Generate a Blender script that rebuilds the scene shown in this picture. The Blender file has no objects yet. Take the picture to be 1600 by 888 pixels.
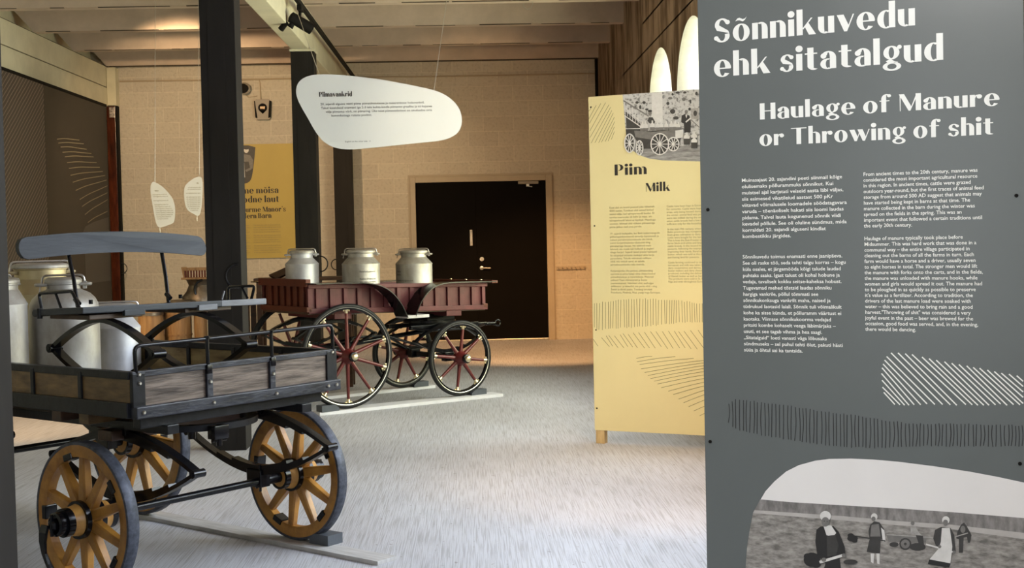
import bpy, bmesh, math, random
from mathutils import Vector, Matrix
random.seed(7)
PI = math.pi
S = bpy.context.scene
COL = S.collection
# ------------------------------------------------------------------ camera
cam = bpy.data.cameras.new('camera'); co = bpy.data.objects.new('camera', cam); COL.objects.link(co); S.camera = co
cam.sensor_width = 36; cam.lens = 2032.4/1600*36; cam.shift_y = -13.54/1600; cam.clip_end = 200
Rv = Vector((0.99926, -0.03190, -0.02142)); Fv = Vector((0.03122, 0.99905, -0.03031))
Fv.normalize(); Rv = (Rv - Fv*Rv.dot(Fv)).normalized(); Uv = Rv.cross(Fv)
m = Matrix((Rv, Uv, -Fv)).transposed().to_4x4(); m.translation = Vector((0, 0, 1.5)); co.matrix_world = m
# ------------------------------------------------------------------ view, world, lights
vs = S.view_settings; vs.view_transform = 'Standard'; vs.look = 'None'; vs.gamma = 1; vs.use_curve_mapping = False; vs.exposure = 0.10
w = bpy.data.worlds.new('sky'); S.world = w; w.use_nodes = True
nt = w.node_tree; bg = nt.nodes['Background']
tc = nt.nodes.new('ShaderNodeTexCoord'); sp = nt.nodes.new('ShaderNodeSeparateXYZ'); rp = nt.nodes.new('ShaderNodeValToRGB'); no = nt.nodes.new('ShaderNodeTexNoise')
no.inputs['Scale'].default_value = 14; no.inputs['Detail'].default_value = 5
mx = nt.nodes.new('ShaderNodeMath'); mx.operation = 'MULTIPLY_ADD'; mx.inputs[1].default_value = .12; 
nt.links.new(tc.outputs['Generated'], sp.inputs[0]); nt.links.new(tc.outputs['Generated'], no.inputs['Vector'])
nt.links.new(no.outputs['Fac'], mx.inputs[0]); nt.links.new(sp.outputs['Z'], mx.inputs[2]); nt.links.new(mx.outputs[0], rp.inputs[0])
e = rp.color_ramp.elements; e[0].position = 0.0; e[0].color = (.16, .2, .07, 1); e[1].position = .30; e[1].color = (.80, .95, .60, 1)
x_ = e.new(.12); x_.color = (1, 1, .88, 1); x_ = e.new(.19); x_.color = (.9, 1, .72, 1)
nt.links.new(rp.outputs[0], bg.inputs['Color']); bg.inputs['Strength'].default_value = 1.0

def area(name, loc, target, sx, sy, power, col):
    l = bpy.data.lights.new(name, 'AREA'); l.shape = 'RECTANGLE'; l.size = sx; l.size_y = sy; l.energy = power; l.color = col
    o = bpy.data.objects.new(name, l); COL.objects.link(o); o.location = loc
    o.rotation_euler = (Vector(target)-Vector(loc)).to_track_quat('-Z', 'Y').to_euler(); return o
def spot(name, loc, target, power, col, size=50, blend=.6, rad=.05):
    l = bpy.data.lights.new(name, 'SPOT'); l.energy = power; l.color = col; l.spot_size = math.radians(size); l.spot_blend = blend; l.shadow_soft_size = rad
    o = bpy.data.objects.new(name, l); COL.objects.link(o); o.location = loc
    o.rotation_euler = (Vector(target)-Vector(loc)).to_track_quat('-Z', 'Y').to_euler(); return o
COOL = (.86, .88, 1.0); COOLER = (.76, .81, 1.0); GREENISH = (1.0, .95, .64); WARM = (1.0, .62, .30)
# daylight through the arched windows of the right wall (sky from above, green bounce off the grass outside) and an added, unseen doorway behind the camera for light on the boards
for y_, ps, pg, cs in ((12.65, 40, 95, COOL), (10.80, 55, 95, COOL), (9.04, 65, 65, COOL), (7.24, 105, 40, COOLER), (5.44, 165, 14, COOLER), (2.4, 110, 0, COOLER), (0.4, 105, 0, COOLER)):
    area('window_sky_light', (2.47, y_, 2.45), (-2.2, y_-.5, .3), 1.45, 1.9, ps, cs)
    if pg: area('window_ground_light', (2.47, y_, 1.35), (-3.0, y_+2.2, 4.3), 1.45, .8, pg, GREENISH)
area('added_doorway_light', (-4.2, -4.0, 1.6), (-1.0, 5.5, 1.1), 1.5, 2.9, 34, (.9, .94, 1.0))
# warm exhibition spots on the ceiling tracks, plus two added fills for the text boards
spot('track_and_fill_spot', (.6, 13.0, 3.7), (1.0, 17.2, 0.1), 1150, (1, .52, .20), 50)
spot('track_and_fill_spot', (-4.4, 9.0, 3.85), (-4.15, 11.5, .1), 620, WARM, 52)
spot('track_and_fill_spot', (-2.9, 8.6, 3.85), (-2.66, 12.0, 1.82), 150, (1, .72, .48), 24, .8)
spot('track_and_fill_spot', (-3.4, 14.2, 3.85), (-3.2, 18.6, 1.2), 400, (1, .68, .38), 92)
spot('track_and_fill_spot', (.2, 14.7, 3.7), (.1, 18.6, 1.9), 110, WARM, 84, .9)
spot('track_and_fill_spot', (-.9, 0.2, 3.75), (1.25, 3.9, 1.45), 480, (1, .97, .93), 60, .9)  # added fill lamp, brightens the grey text board
spot('track_and_fill_spot', (1.3, 6.4, 3.6), (1.4, 7.9, .0), 190, (1, .56, .22), 56)
spot('track_and_fill_spot', (-1.57, 5.6, 3.7), (1.25, 9.05, 1.25), 240, (1, .86, .66), 46, .8)  # another added lamp, lifts the yellow text board

# ------------------------------------------------------------------ materials
def mat(name, col, rough=.6, metal=0., var=.0, scale=6., bump=0., bscale=40., col2=None, stretch=(1, 1, 1), spec=.5, coords='Object', detail=6., lo=.35, hi=.65):
    m = bpy.data.materials.new(name); m.use_nodes = True; n = m.node_tree; b = n.nodes['Principled BSDF']
    b.inputs['Base Color'].default_value = (*col, 1); b.inputs['Roughness'].default_value = rough; b.inputs['Metallic'].default_value = metal
    b.inputs['Specular IOR Level'].default_value = spec
    if var or col2 or bump:
        t = n.nodes.new('ShaderNodeTexCoord'); mp = n.nodes.new('ShaderNodeMapping'); mp.inputs['Scale'].default_value = stretch
        n.links.new(t.outputs[coords], mp.inputs['Vector'])
    if var or col2:
        z = n.nodes.new('ShaderNodeTexNoise'); z.inputs['Scale'].default_value = scale; z.inputs['Detail'].default_value = detail; z.inputs['Roughness'].default_value = .62
        r = n.nodes.new('ShaderNodeValToRGB'); c2 = col2 or tuple(c*(1-var) for c in col)
        r.color_ramp.elements[0].position = lo; r.color_ramp.elements[1].position = hi
        r.color_ramp.elements[0].color = (*c2, 1); r.color_ramp.elements[1].color = (*col, 1)
        n.links.new(mp.outputs[0], z.inputs['Vector']); n.links.new(z.outputs['Fac'], r.inputs[0]); n.links.new(r.outputs[0], b.inputs['Base Color'])
    if bump:
        z2 = n.nodes.new('ShaderNodeTexNoise'); z2.inputs['Scale'].default_value = bscale; z2.inputs['Detail'].default_value = 5
        bp = n.nodes.new('ShaderNodeBump'); bp.inputs['Strength'].default_value = bump; bp.inputs['Distance'].default_value = .01
        n.links.new(mp.outputs[0], z2.inputs['Vector']); n.links.new(z2.outputs['Fac'], bp.inputs['Height']); n.links.new(bp.outputs[0], b.inputs['Normal'])
    return m
def brick_mat():
    m = bpy.data.materials.new('painted concrete block'); m.use_nodes = True; n = m.node_tree; b = n.nodes['Principled BSDF']; b.inputs['Roughness'].default_value = .8
    t = n.nodes.new('ShaderNodeTexCoord'); s = n.nodes.new('ShaderNodeSeparateXYZ'); c = n.nodes.new('ShaderNodeCombineXYZ')
    n.links.new(t.outputs['Object'], s.inputs[0]); n.links.new(s.outputs['X'], c.inputs[0]); n.links.new(s.outputs['Z'], c.inputs[1])
    k = n.nodes.new('ShaderNodeTexBrick'); k.offset = .5; k.inputs['Scale'].default_value = 1; k.inputs['Brick Width'].default_value = .43; k.inputs['Row Height'].default_value = .214
    k.inputs['Mortar Size'].default_value = .009; k.inputs['Mortar Smooth'].default_value = .3; k.inputs['Bias'].default_value = 0
    k.inputs['Color1'].default_value = (.57, .515, .425, 1); k.inputs['Color2'].default_value = (.52, .465, .385, 1); k.inputs['Mortar'].default_value = (.62, .56, .465, 1)
    n.links.new(c.outputs[0], k.inputs['Vector'])
    z = n.nodes.new('ShaderNodeTexNoise'); z.inputs['Scale'].default_value = 26; z.inputs['Detail'].default_value = 6; n.links.new(t.outputs['Object'], z.inputs['Vector'])
    r = n.nodes.new('ShaderNodeValToRGB'); r.color_ramp.elements[0].position = .26; r.color_ramp.elements[0].color = (.62, .6, .56, 1); r.color_ramp.elements[1].position = .5; r.color_ramp.elements[1].color = (1, 1, 1, 1)
    n.links.new(z.outputs['Fac'], r.inputs[0])
    x = n.nodes.new('ShaderNodeMixRGB'); x.blend_type = 'MULTIPLY'; x.inputs[0].default_value = .45; n.links.new(k.outputs['Color'], x.inputs[1]); n.links.new(r.outputs[0], x.inputs[2]); n.links.new(x.outputs[0], b.inputs['Base Color'])
    ad = n.nodes.new('ShaderNodeMath'); ad.operation = 'MULTIPLY_ADD'; ad.inputs[1].default_value = -.8; n.links.new(k.outputs['Fac'], ad.inputs[0]); n.links.new(z.outputs['Fac'], ad.inputs[2])
    bp = n.nodes.new('ShaderNodeBump'); bp.inputs['Strength'].default_value = .55; bp.inputs['Distance'].default_value = .012; n.links.new(ad.outputs[0], bp.inputs['Height']); n.links.new(bp.outputs[0], b.inputs['Normal'])
    return m
def floor_mat():
    m = bpy.data.materials.new('brushed concrete'); m.use_nodes = True; n = m.node_tree; b = n.nodes['Principled BSDF']; b.inputs['Roughness'].default_value = .62; b.inputs['Specular IOR Level'].default_value = .35
    t = n.nodes.new('ShaderNodeTexCoord')
    def noise(sc, st, det=5):
        mp = n.nodes.new('ShaderNodeMapping'); mp.inputs['Scale'].default_value = st; n.links.new(t.outputs['Object'], mp.inputs['Vector'])
        z = n.nodes.new('ShaderNodeTexNoise'); z.inputs['Scale'].default_value = sc; z.inputs['Detail'].default_value = det; n.links.new(mp.outputs[0], z.inputs['Vector']); return z
    def ramp(z, p0, c0, p1, c1):
        r = n.nodes.new('ShaderNodeValToRGB'); e = r.color_ramp.elements; e[0].position = p0; e[0].color = (*c0, 1); e[1].position = p1; e[1].color = (*c1, 1); n.links.new(z, r.inputs[0]); return r
    big = noise(.9, (1, .55, 1)); fine = noise(150, (1, .02, 1), 3); pits = noise(34, (1, .6, 1), 2); blot = noise(2.2, (1, 1, 1), 4)
    base = ramp(big.outputs['Fac'], .32, (.45, .455, .495), .68, (.58, .59, .645))
    f2 = ramp(fine.outputs['Fac'], .36, (.66, .645, .63), .55, (1, 1, 1)); p2 = ramp(pits.outputs['Fac'], .25, (.55, .5, .46), .33, (1, 1, 1)); b2 = ramp(blot.outputs['Fac'], .70, (1, 1, 1), .76, (1.25, 1.25, 1.25))
    prev = base.outputs[0]
    for r, f in ((f2, .8), (p2, .8), (b2, .5)):
        x = n.nodes.new('ShaderNodeMixRGB'); x.blend_type = 'MULTIPLY'; x.inputs[0].default_value = f; n.links.new(prev, x.inputs[1]); n.links.new(r.outputs[0], x.inputs[2]); prev = x.outputs[0]
    # slab joints running down the hall
    s = n.nodes.new('ShaderNodeSeparateXYZ'); n.links.new(t.outputs['Object'], s.inputs[0])
    a = n.nodes.new('ShaderNodeMath'); a.operation = 'ADD'; a.inputs[1].default_value = 20-.225+.40; n.links.new(s.outputs['X'], a.inputs[0])
    md = n.nodes.new('ShaderNodeMath'); md.operation = 'PINGPONG'; md.inputs[1].default_value = .40; n.links.new(a.outputs[0], md.inputs[0])
    j = n.nodes.new('ShaderNodeMath'); j.operation = 'GREATER_THAN'; j.inputs[1].default_value = .396; n.links.new(md.outputs[0], j.inputs[0])
    jm = n.nodes.new('ShaderNodeMath'); jm.operation = 'MULTIPLY'; jm.inputs[1].default_value = .2; n.links.new(j.outputs[0], jm.inputs[0])
    x = n.nodes.new('ShaderNodeMixRGB'); x.inputs[2].default_value = (.16, .14, .13, 1); n.links.new(jm.outputs[0], x.inputs[0]); n.links.new(prev, x.inputs[1]); n.links.new(x.outputs[0], b.inputs['Base Color'])
    bp = n.nodes.new('ShaderNodeBump'); bp.inputs['Strength'].default_value = .35; bp.inputs['Distance'].default_value = .004; n.links.new(fine.outputs['Fac'], bp.inputs['Height']); n.links.new(bp.outputs[0], b.inputs['Normal'])
    return m
M = dict(
 floor=floor_mat(), block=brick_mat(),
 ceil=mat('painted concrete ceiling', (.62, .505, .415), .8, var=.16, scale=3, bump=.15, bscale=18),
 cream=mat('cream paint', (.66, .62, .46), .7, var=.14, scale=3, bump=.1, bscale=20),
 crack=mat('dark crack', (.06, .045, .03), .9),
 plaster=mat('old peeling plaster', (.40, .29, .205), .85, col2=(.12, .07, .035), scale=2.4, stretch=(1, 1.6, .45), bump=.4, bscale=9, lo=.42, hi=.60, detail=8),
 reveal=mat('limewashed reveal', (.86, .85, .78), .85, var=.2, scale=5),
 post=mat('dark grey painted steel', (.023, .0205, .019), .6, var=.25, scale=7, stretch=(1, 1, .2), spec=.12),
 postlight=mat('grey painted steel', (.165, .16, .185), .5, var=.15, scale=7, stretch=(1, 1, .2)),
 black=mat('black lacquered iron', (.006, .006, .008), .22, var=.3, scale=20, spec=.3),
 blackmatt=mat('black matt', (.008, .007, .006), .75, spec=.15),
 doorpaint=mat('black door paint', (.0045, .0035, .003), .8, var=.2, scale=4, spec=.08),
 frame=mat('beige door frame paint', (.44, .37, .28), .6, var=.08, scale=6),
 steel=mat('brushed steel', (.55, .53, .5), .35, 1., var=.2, scale=30),
 alu=mat('dull aluminium', (.47, .455, .43), .5, .55, col2=(.24, .215, .18), scale=7, stretch=(1, 1, .5), bump=.12, bscale=12, lo=.3, hi=.7),
 aluwhite=mat('pale worn aluminium', (.56, .57, .60), .5, .5, col2=(.38, .38, .40), scale=6, stretch=(1, 1, .6), bump=.1, bscale=16),
 aluyellow=mat('yellowed aluminium', (.48, .40, .25), .44, .65, col2=(.42, .34, .19), scale=5, stretch=(1, 1, .5)),
 brass=mat('polished brass', (.82, .72, .50), .32, 1.),
 ochre=mat('varnished ochre wood', (.43, .205, .036), .4, col2=(.22, .09, .016), scale=9, stretch=(1, 1, 1), bump=.12, bscale=26),
 hubwood=mat('varnished hub wood', (.56, .30, .075), .4, col2=(.33, .15, .03), scale=10),
 tire=mat('worn blue grey iron tire', (.085, .094, .125), .5, .3, spec=.3, col2=(.04, .044, .06), scale=40, bump=.1),
 plank=mat('weathered grey plank', (.20, .155, .125), .5, col2=(.045, .032, .025), scale=3.6, spec=.25, stretch=(1.0, 1, 11), bump=.25, bscale=14, lo=.38, hi=.64, detail=9),
 plankside=mat('golden brown plank', (.20, .118, .042), .5, col2=(.075, .042, .015), scale=5, stretch=(1, 1.4, 5), bump=.2, bscale=14),
 plankin=mat('pale inner plank', (.38, .29, .13), .6, col2=(.16, .10, .04), scale=4, stretch=(1, 1.2, 5)),
 ironpaint=mat('scuffed black paint', (.014, .0145, .018), .36, col2=(.006, .006, .008), scale=16, spec=.25, bump=.15, bscale=30),
 sillpaint=mat('scuffed grey black paint', (.036, .038, .050), .40, col2=(.009, .009, .012), scale=9, spec=.3, stretch=(1, 1, 3), bump=.25, bscale=26),
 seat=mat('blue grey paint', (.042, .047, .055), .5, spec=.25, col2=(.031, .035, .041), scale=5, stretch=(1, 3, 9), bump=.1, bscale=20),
 seatlight=mat('pale grey tone', (.19, .197, .216), .5, spec=.3, col2=(.13, .136, .152), scale=7, stretch=(1, 1, 4)),
 red=mat('oxide red paint', (.118, .026, .032), .45, spec=.25, col2=(.075, .016, .019), scale=6, bump=.1, bscale=30),
 redbrown=mat('red brown paint', (.115, .028, .015), .48, spec=.25, col2=(.078, .019, .010), scale=6),
 spoke=mat('dark red spoke paint', (.12, .016, .016), .35, var=.2, scale=14),
 rubber=mat('black rubber', (.012, .012, .013), .5, spec=.25),
 rubberside=mat('dusty rubber tread', (.075, .068, .06), .75),
 rackboard=mat('white painted board', (.74, .74, .80), .6, var=.1, scale=8),
 greyboard=mat('grey sawn board', (.52, .51, .52), .65, col2=(.37, .36, .36), scale=6, stretch=(1, 9, 1)),
 chock=mat('blue grey chock', (.075, .085, .105), .6, var=.15, scale=12),
 grey=mat('slate grey satin print', (.122, .134, .134), .25, spec=.5, var=.03, scale=4),
 yellow=mat('pale yellow satin print', (.80, .69, .36), .5, spec=.4, var=.03, scale=3),
 mustard=mat('mustard print', (.50, .375, .095), .55, var=.05, scale=3),
 edge=mat('panel edge board', (.55, .43, .22), .6, var=.15, scale=12),
 pine=mat('pine leg', (.66, .48, .23), .55, col2=(.5, .34, .15), scale=6, stretch=(6, 6, 1)),
 white=mat('white letter vinyl', (.86, .86, .82), .5), ink=mat('black letter vinyl', (.018, .014, .012), .5),
 inkgrey=mat('dark olive line print', (.16, .14, .055), .6), inksoft=mat('soft black print', (.05, .045, .04), .6), inkdark=mat('charcoal line print', (.02, .02, .022), .55),
 inkbrown=mat('brown body print', (.30, .25, .12), .6),
 sign=mat('white board', (.76, .76, .69), .45, var=.02, scale=3),
 darkpanel=mat('charcoal printed glass', (.030, .026, .023), .45, var=.15, scale=1.3, spec=.25),
 hatchpanel=None, paleline=mat('pale line print', (.24, .21, .14), .5), darkshape=mat('near black shape', (.016, .016, .018), .35),
 mahogany=mat('dark varnished door wood', (.11, .026, .010), .25, col2=(.03, .008, .004), scale=5, stretch=(3, 3, .6)),
 paper=mat('paper notice', (.62, .55, .50), .7, col2=(.12, .10, .09), scale=30),
 wood=mat('old turned wood', (.36, .20, .08), .55, col2=(.20, .10, .035), scale=6, stretch=(4, 4, .7)),
 woodpale=mat('pale pine staves', (.42, .245, .10), .55, col2=(.27, .145, .055), scale=6, stretch=(7, 7, .6)),
 wooddark=mat('dark stained wood', (.065, .028, .012), .5, col2=(.03, .013, .006), scale=6, stretch=(.7, 4, 4)),
 tin=mat('tarnished tin', (.30, .25, .19), .4, .8, col2=(.10, .075, .05), scale=6),
 device=mat('grey plastic', (.24, .21, .17), .45), cablemat=mat('painted cable', (.42, .34, .24), .7),
 wire=mat('thin steel wire', (.55, .52, .46), .4, .8),
 p_sky=mat('print sky', (.82, .79, .78), .5, var=.06, scale=2), p_trees=mat('print treeline', (.30, .28, .27), .5, col2=(.14, .13, .125), scale=30, stretch=(1.5, 1, .6)),
 p_pale=mat('print pale field', (.50, .47, .45), .5, var=.2, scale=12), p_field=mat('print field', (.38, .355, .33), .5, col2=(.13, .12, .11), scale=55, stretch=(.5, 1, 1.3), detail=9, lo=.34, hi=.64),
 p_black=mat('print black', (.016, .015, .015), .5), p_dark=mat('print dark', (.05, .047, .045), .5, var=.3, scale=30), p_mid=mat('print mid grey', (.20, .19, .18), .5, var=.25, scale=40), p_light=mat('print light grey', (.42, .40, .38), .5, var=.3, scale=50), p_white=mat('print white', (.72, .70, .68), .5, var=.12, scale=40),
 p_stone=mat('print stone wall', (.56, .55, .54), .5, col2=(.16, .155, .15), scale=38, detail=3, lo=.36, hi=.5), p_ground=mat('print ground', (.40, .39, .38), .5, col2=(.16, .15, .15), scale=30, stretch=(.4, 1, 2)),
)
def hatch_mat():
    m = mat('brown hatch printed glass', (.10, .08, .066), .45, spec=.25); n = m.node_tree; b = n.nodes['Principled BSDF']
    t = n.nodes.new('ShaderNodeTexCoord'); mp = n.nodes.new('ShaderNodeMapping'); mp.inputs['Rotation'].default_value = (math.radians(-35), 0, 0)
    wv = n.nodes.new('ShaderNodeTexWave'); wv.bands_direction = 'Z'; wv.inputs['Scale'].default_value = 6; wv.inputs['Distortion'].default_value = 1.2; wv.inputs['Detail'].default_value = 1; wv.inputs['Detail Scale'].default_value = .6
    r = n.nodes.new('ShaderNodeValToRGB'); r.color_ramp.elements[0].position = .78; r.color_ramp.elements[0].color = (.060, .047, .040, 1); r.color_ramp.elements[1].position = .95; r.color_ramp.elements[1].color = (.20, .165, .138, 1)
    n.links.new(t.outputs['Object'], mp.inputs[0]); n.links.new(mp.outputs[0], wv.inputs['Vector']); n.links.new(wv.outputs['Fac'], r.inputs[0]); n.links.new(r.outputs[0], b.inputs['Base Color']); return m
M['hatchpanel'] = hatch_mat()
def glass_mat():
    m = bpy.data.materials.new('window glass'); m.use_nodes = True; n = m.node_tree; n.nodes.remove(n.nodes['Principled BSDF'])
    t = n.nodes.new('ShaderNodeBsdfTransparent'); t.inputs[0].default_value = (.95, 1, .93, 1); g = n.nodes.new('ShaderNodeBsdfGlossy'); g.inputs['Roughness'].default_value = .03
    x = n.nodes.new('ShaderNodeMixShader'); x.inputs[0].default_value = .05; n.links.new(t.outputs[0], x.inputs[1]); n.links.new(g.outputs[0], x.inputs[2]); n.links.new(x.outputs[0], n.nodes['Material Output'].inputs[0]); return m
M['glass'] = glass_mat()
lampm = bpy.data.materials.new('lit lamp face'); lampm.use_nodes = True; lampm.node_tree.nodes['Principled BSDF'].inputs['Emission Color'].default_value = (1, .93, .85, 1); lampm.node_tree.nodes['Principled BSDF'].inputs['Emission Strength'].default_value = 3; M['lamp'] = lampm

# ------------------------------------------------------------------ mesh helpers
def link(name, bm, mats, parent=None, smooth=False, loc=None, rot=None, ang=40):
    me = bpy.data.meshes.new(name); bm.normal_update(); bm.to_mesh(me); bm.free()
    for k in (mats if isinstance(mats, (list, tuple)) else [mats]): me.materials.append(M[k])
    if smooth:
        for p in me.polygons: p.use_smooth = True
        try: me.set_sharp_from_angle(angle=math.radians(ang))
        except Exception: pass
    o = bpy.data.objects.new(name, me); COL.objects.link(o)
    if parent: o.parent = parent
    if loc: o.location = loc
    if rot: o.rotation_euler = rot
    return o
def tag(o, label=None, cat=None, group=None, kind=None):
    if label: o['label'] = label
    if cat: o['category'] = cat
    if group: o['group'] = group
    if kind: o['kind'] = kind
    return o
def empty(name, loc=(0, 0, 0), rz=0, label=None, cat=None, group=None, kind=None):
    o = bpy.data.objects.new(name, None); o.empty_display_size = .1; COL.objects.link(o); o.location = loc; o.rotation_euler = (0, 0, rz); return tag(o, label, cat, group, kind)
def nb(): return bmesh.new()
def box(bm, x0, x1, y0, y1, z0, z1, bev=0., mi=0, mtx=None):
    r = bmesh.ops.create_cube(bm, size=1); vs = r['verts']
    bmesh.ops.scale(bm, vec=(x1-x0, y1-y0, z1-z0), verts=vs); bmesh.ops.translate(bm, vec=((x0+x1)/2, (y0+y1)/2, (z0+z1)/2), verts=vs)
    fs = set(f for v in vs for f in v.link_faces)
    if bev:
        es = list(set(e for v in vs for e in v.link_edges)); rr = bmesh.ops.bevel(bm, geom=es, offset=bev, segments=2, profile=.6, affect='EDGES')
        fs = set(rr['faces']) | set(f for f in fs if f.is_valid); vs = list(set(v for f in fs for v in f.verts))
    for f in fs: f.material_index = mi
    if mtx is not None: bmesh.ops.transform(bm, matrix=mtx, verts=vs)
    return vs
def frames(pts, up=None):
    out = []; n = len(pts); prev = None
    for i in range(n):
        t = (pts[min(i+1, n-1)]-pts[max(i-1, 0)]).normalized()
        if prev is None:
            a = Vector(up) if up else (Vector((0, 0, 1)) if abs(t.z) < .9 else Vector((1, 0, 0)))
        else: a = prev
        b = (a-t*a.dot(t)).normalized(); prev = b; out.append((b, t.cross(b)))
    return out
def tube(bm, pts, r, seg=8, mi=0, cap=True):
    pts = [Vector(p) for p in pts]; fr = frames(pts); rs = r if isinstance(r, (list, tuple)) else [r]*len(pts); rings = []
    for p, (b, c), q in zip(pts, fr, rs): rings.append([bm.verts.new(p+(b*math.cos(2*PI*k/seg)+c*math.sin(2*PI*k/seg))*q) for k in range(seg)])
    for i in range(len(rings)-1):
        for k in range(seg): bm.faces.new((rings[i][k], rings[i][(k+1) % seg], rings[i+1][(k+1) % seg], rings[i+1][k])).material_index = mi
    if cap:
        bm.faces.new(rings[0][::-1]).material_index = mi; bm.faces.new(rings[-1]).material_index = mi
def strip(bm, pts, wv, th, mi=0, wid=None):
    """flat bar of thickness th following pts, its breadth along vector wv (half breadth = |wv|)"""
    pts = [Vector(p) for p in pts]; wv = Vector(wv); n = len(pts); rings = []
    for i, p in enumerate(pts):
        t = (pts[min(i+1, n-1)]-pts[max(i-1, 0)]).normalized(); nn = t.cross(wv.normalized()).normalized(); k = wid[i] if wid else 1.; h = th[i] if isinstance(th, (list, tuple)) else th
        rings.append([bm.verts.new(p+wv*k*a+nn*h/2*b) for a, b in ((-1, -1), (1, -1), (1, 1), (-1, 1))])
    for i in range(n-1):
        for k in range(4): bm.faces.new((rings[i][k], rings[i][(k+1) % 4], rings[i+1][(k+1) % 4], rings[i+1][k])).material_index = mi
    bm.faces.new(rings[0][::-1]).material_index = mi; bm.faces.new(rings[-1]).material_index = mi
AX = {'z': Matrix.Identity(3), 'x': Matrix(((0, 0, 1), (1, 0, 0), (0, 1, 0))), 'y': Matrix(((1, 0, 0), (0, 0, 1), (0, -1, 0)))}
def lathe(bm, prof, seg=32, ax='z', org=(0, 0, 0), mi=0, cap=True):
    R = AX[ax]; org = Vector(org); rings = []
    for r, h in prof: rings.append([bm.verts.new(org+R @ Vector((max(r, 1e-4)*math.cos(2*PI*k/seg), max(r, 1e-4)*math.sin(2*PI*k/seg), h))) for k in range(seg)])
    for i in range(len(rings)-1):
        for k in range(seg): bm.faces.new((rings[i][k], rings[i][(k+1) % seg], rings[i+1][(k+1) % seg], rings[i+1][k])).material_index = mi
    if cap:
        bm.faces.new(rings[0][::-1]).material_index = mi; bm.faces.new(rings[-1]).material_index = mi
def ringlathe(bm, prof, seg=48, ax='z', org=(0, 0, 0), mi=0):
    R = AX[ax]; org = Vector(org); rings = []
    for r, h in prof: rings.append([bm.verts.new(org+R @ Vector((r*math.cos(2*PI*k/seg), r*math.sin(2*PI*k/seg), h))) for k in range(seg)])
    n = len(rings)
    for i in range(n):
        for k in range(seg): bm.faces.new((rings[i][k], rings[i][(k+1) % seg], rings[(i+1) % n][(k+1) % seg], rings[(i+1) % n][k])).material_index = mi
def fix(bm): bmesh.ops.recalc_face_normals(bm, faces=bm.faces[:]); return bm
def prism(bm, pts, y0, y1, mi=0):
    """outline of (x,z) points extruded from y0 to y1"""
    a = [bm.verts.new((p[0], y0, p[1])) for p in pts]; b = [bm.verts.new((p[0], y1, p[1])) for p in pts]; n = len(pts)
    for f in (bm.faces.new(a), bm.faces.new(b[::-1])): f.material_index = mi
    for i in range(n): bm.faces.new((a[i], b[i], b[(i+1) % n], a[(i+1) % n])).material_index = mi
def flat(bm, pts, y, mi=0):
    f = bm.faces.new([bm.verts.new((p[0], y, p[1])) for p in pts]); f.material_index = mi
    if f.calc_area() > 0:
        f.normal_update()
        if f.normal.y > 0: f.normal_flip()
def ribbon(bm, pts, wd, y, mi=0):
    for (x0, z0), (x1, z1) in zip(pts[:-1], pts[1:]):
        d = math.hypot(x1-x0, z1-z0)
        if d < 1e-6: continue
        nx, nz = -(z1-z0)/d*wd/2, (x1-x0)/d*wd/2; flat(bm, [(x0+nx, z0+nz), (x1+nx, z1+nz), (x1-nx, z1-nz), (x0-nx, z0-nz)], y, mi)
def smoothcurve(pts, n=3, closed=True):
    for _ in range(n):
        q = []; L = len(pts)
        for i in range(L if closed else L-1):
            a = pts[i]; b = pts[(i+1) % L]; q += [(a[0]*.75+b[0]*.25, a[1]*.75+b[1]*.25), (a[0]*.25+b[0]*.75, a[1]*.25+b[1]*.75)]
        if not closed: q = [pts[0]]+q+[pts[-1]]
        pts = q
    return pts
# ---- plain lettering with the built-in font
_tc = {}
def text_geo(s, bold=0.):
    if (s, bold) in _tc: return _tc[(s, bold)]
    c = bpy.data.curves.new('t', 'FONT'); c.body = s; c.size = 1; c.resolution_u = 2; c.offset = bold; c.fill_mode = 'FRONT'
    o = bpy.data.objects.new('t', c); COL.objects.link(o); bpy.context.view_layer.update()
    me = bpy.data.meshes.new_from_object(o.evaluated_get(bpy.context.evaluated_depsgraph_get()))
    V = [(v.co.x, v.co.y) for v in me.vertices]; F = [tuple(p.vertices) for p in me.polygons]
    COL.objects.unlink(o); bpy.data.objects.remove(o); bpy.data.curves.remove(c); bpy.data.meshes.remove(me)
    wd = max([v[0] for v in V], default=0.); _tc[(s, bold)] = (V, F, wd); return _tc[(s, bold)]
def put_text(bm, s, x, z, sx, sz, y=0., bold=0., mi=0, fn=None):
    V, F, wd = text_geo(s, bold); vv = []
    for a, b in V:
        p = (x+a*sx, y, z+b*sz); vv.append(bm.verts.new(fn(p) if fn else p))
    for f in F:
        try:
            q = bm.faces.new([vv[i] for i in f]); q.material_index = mi; q.normal_update()
            if not fn and q.normal.y > 0: q.normal_flip()
        except ValueError: pass
def block(bm, lines, x, z0, gap, width, y, size=None, bold=0., indent=None, fn=None):
    W = max(text_geo(l, bold)[2] for l in lines); k = width/W; kz = size or k
    for i, l in enumerate(lines): put_text(bm, l, x+(indent[i] if indent else 0), z0-gap*i, k, kz, y, bold, fn=fn)
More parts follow.
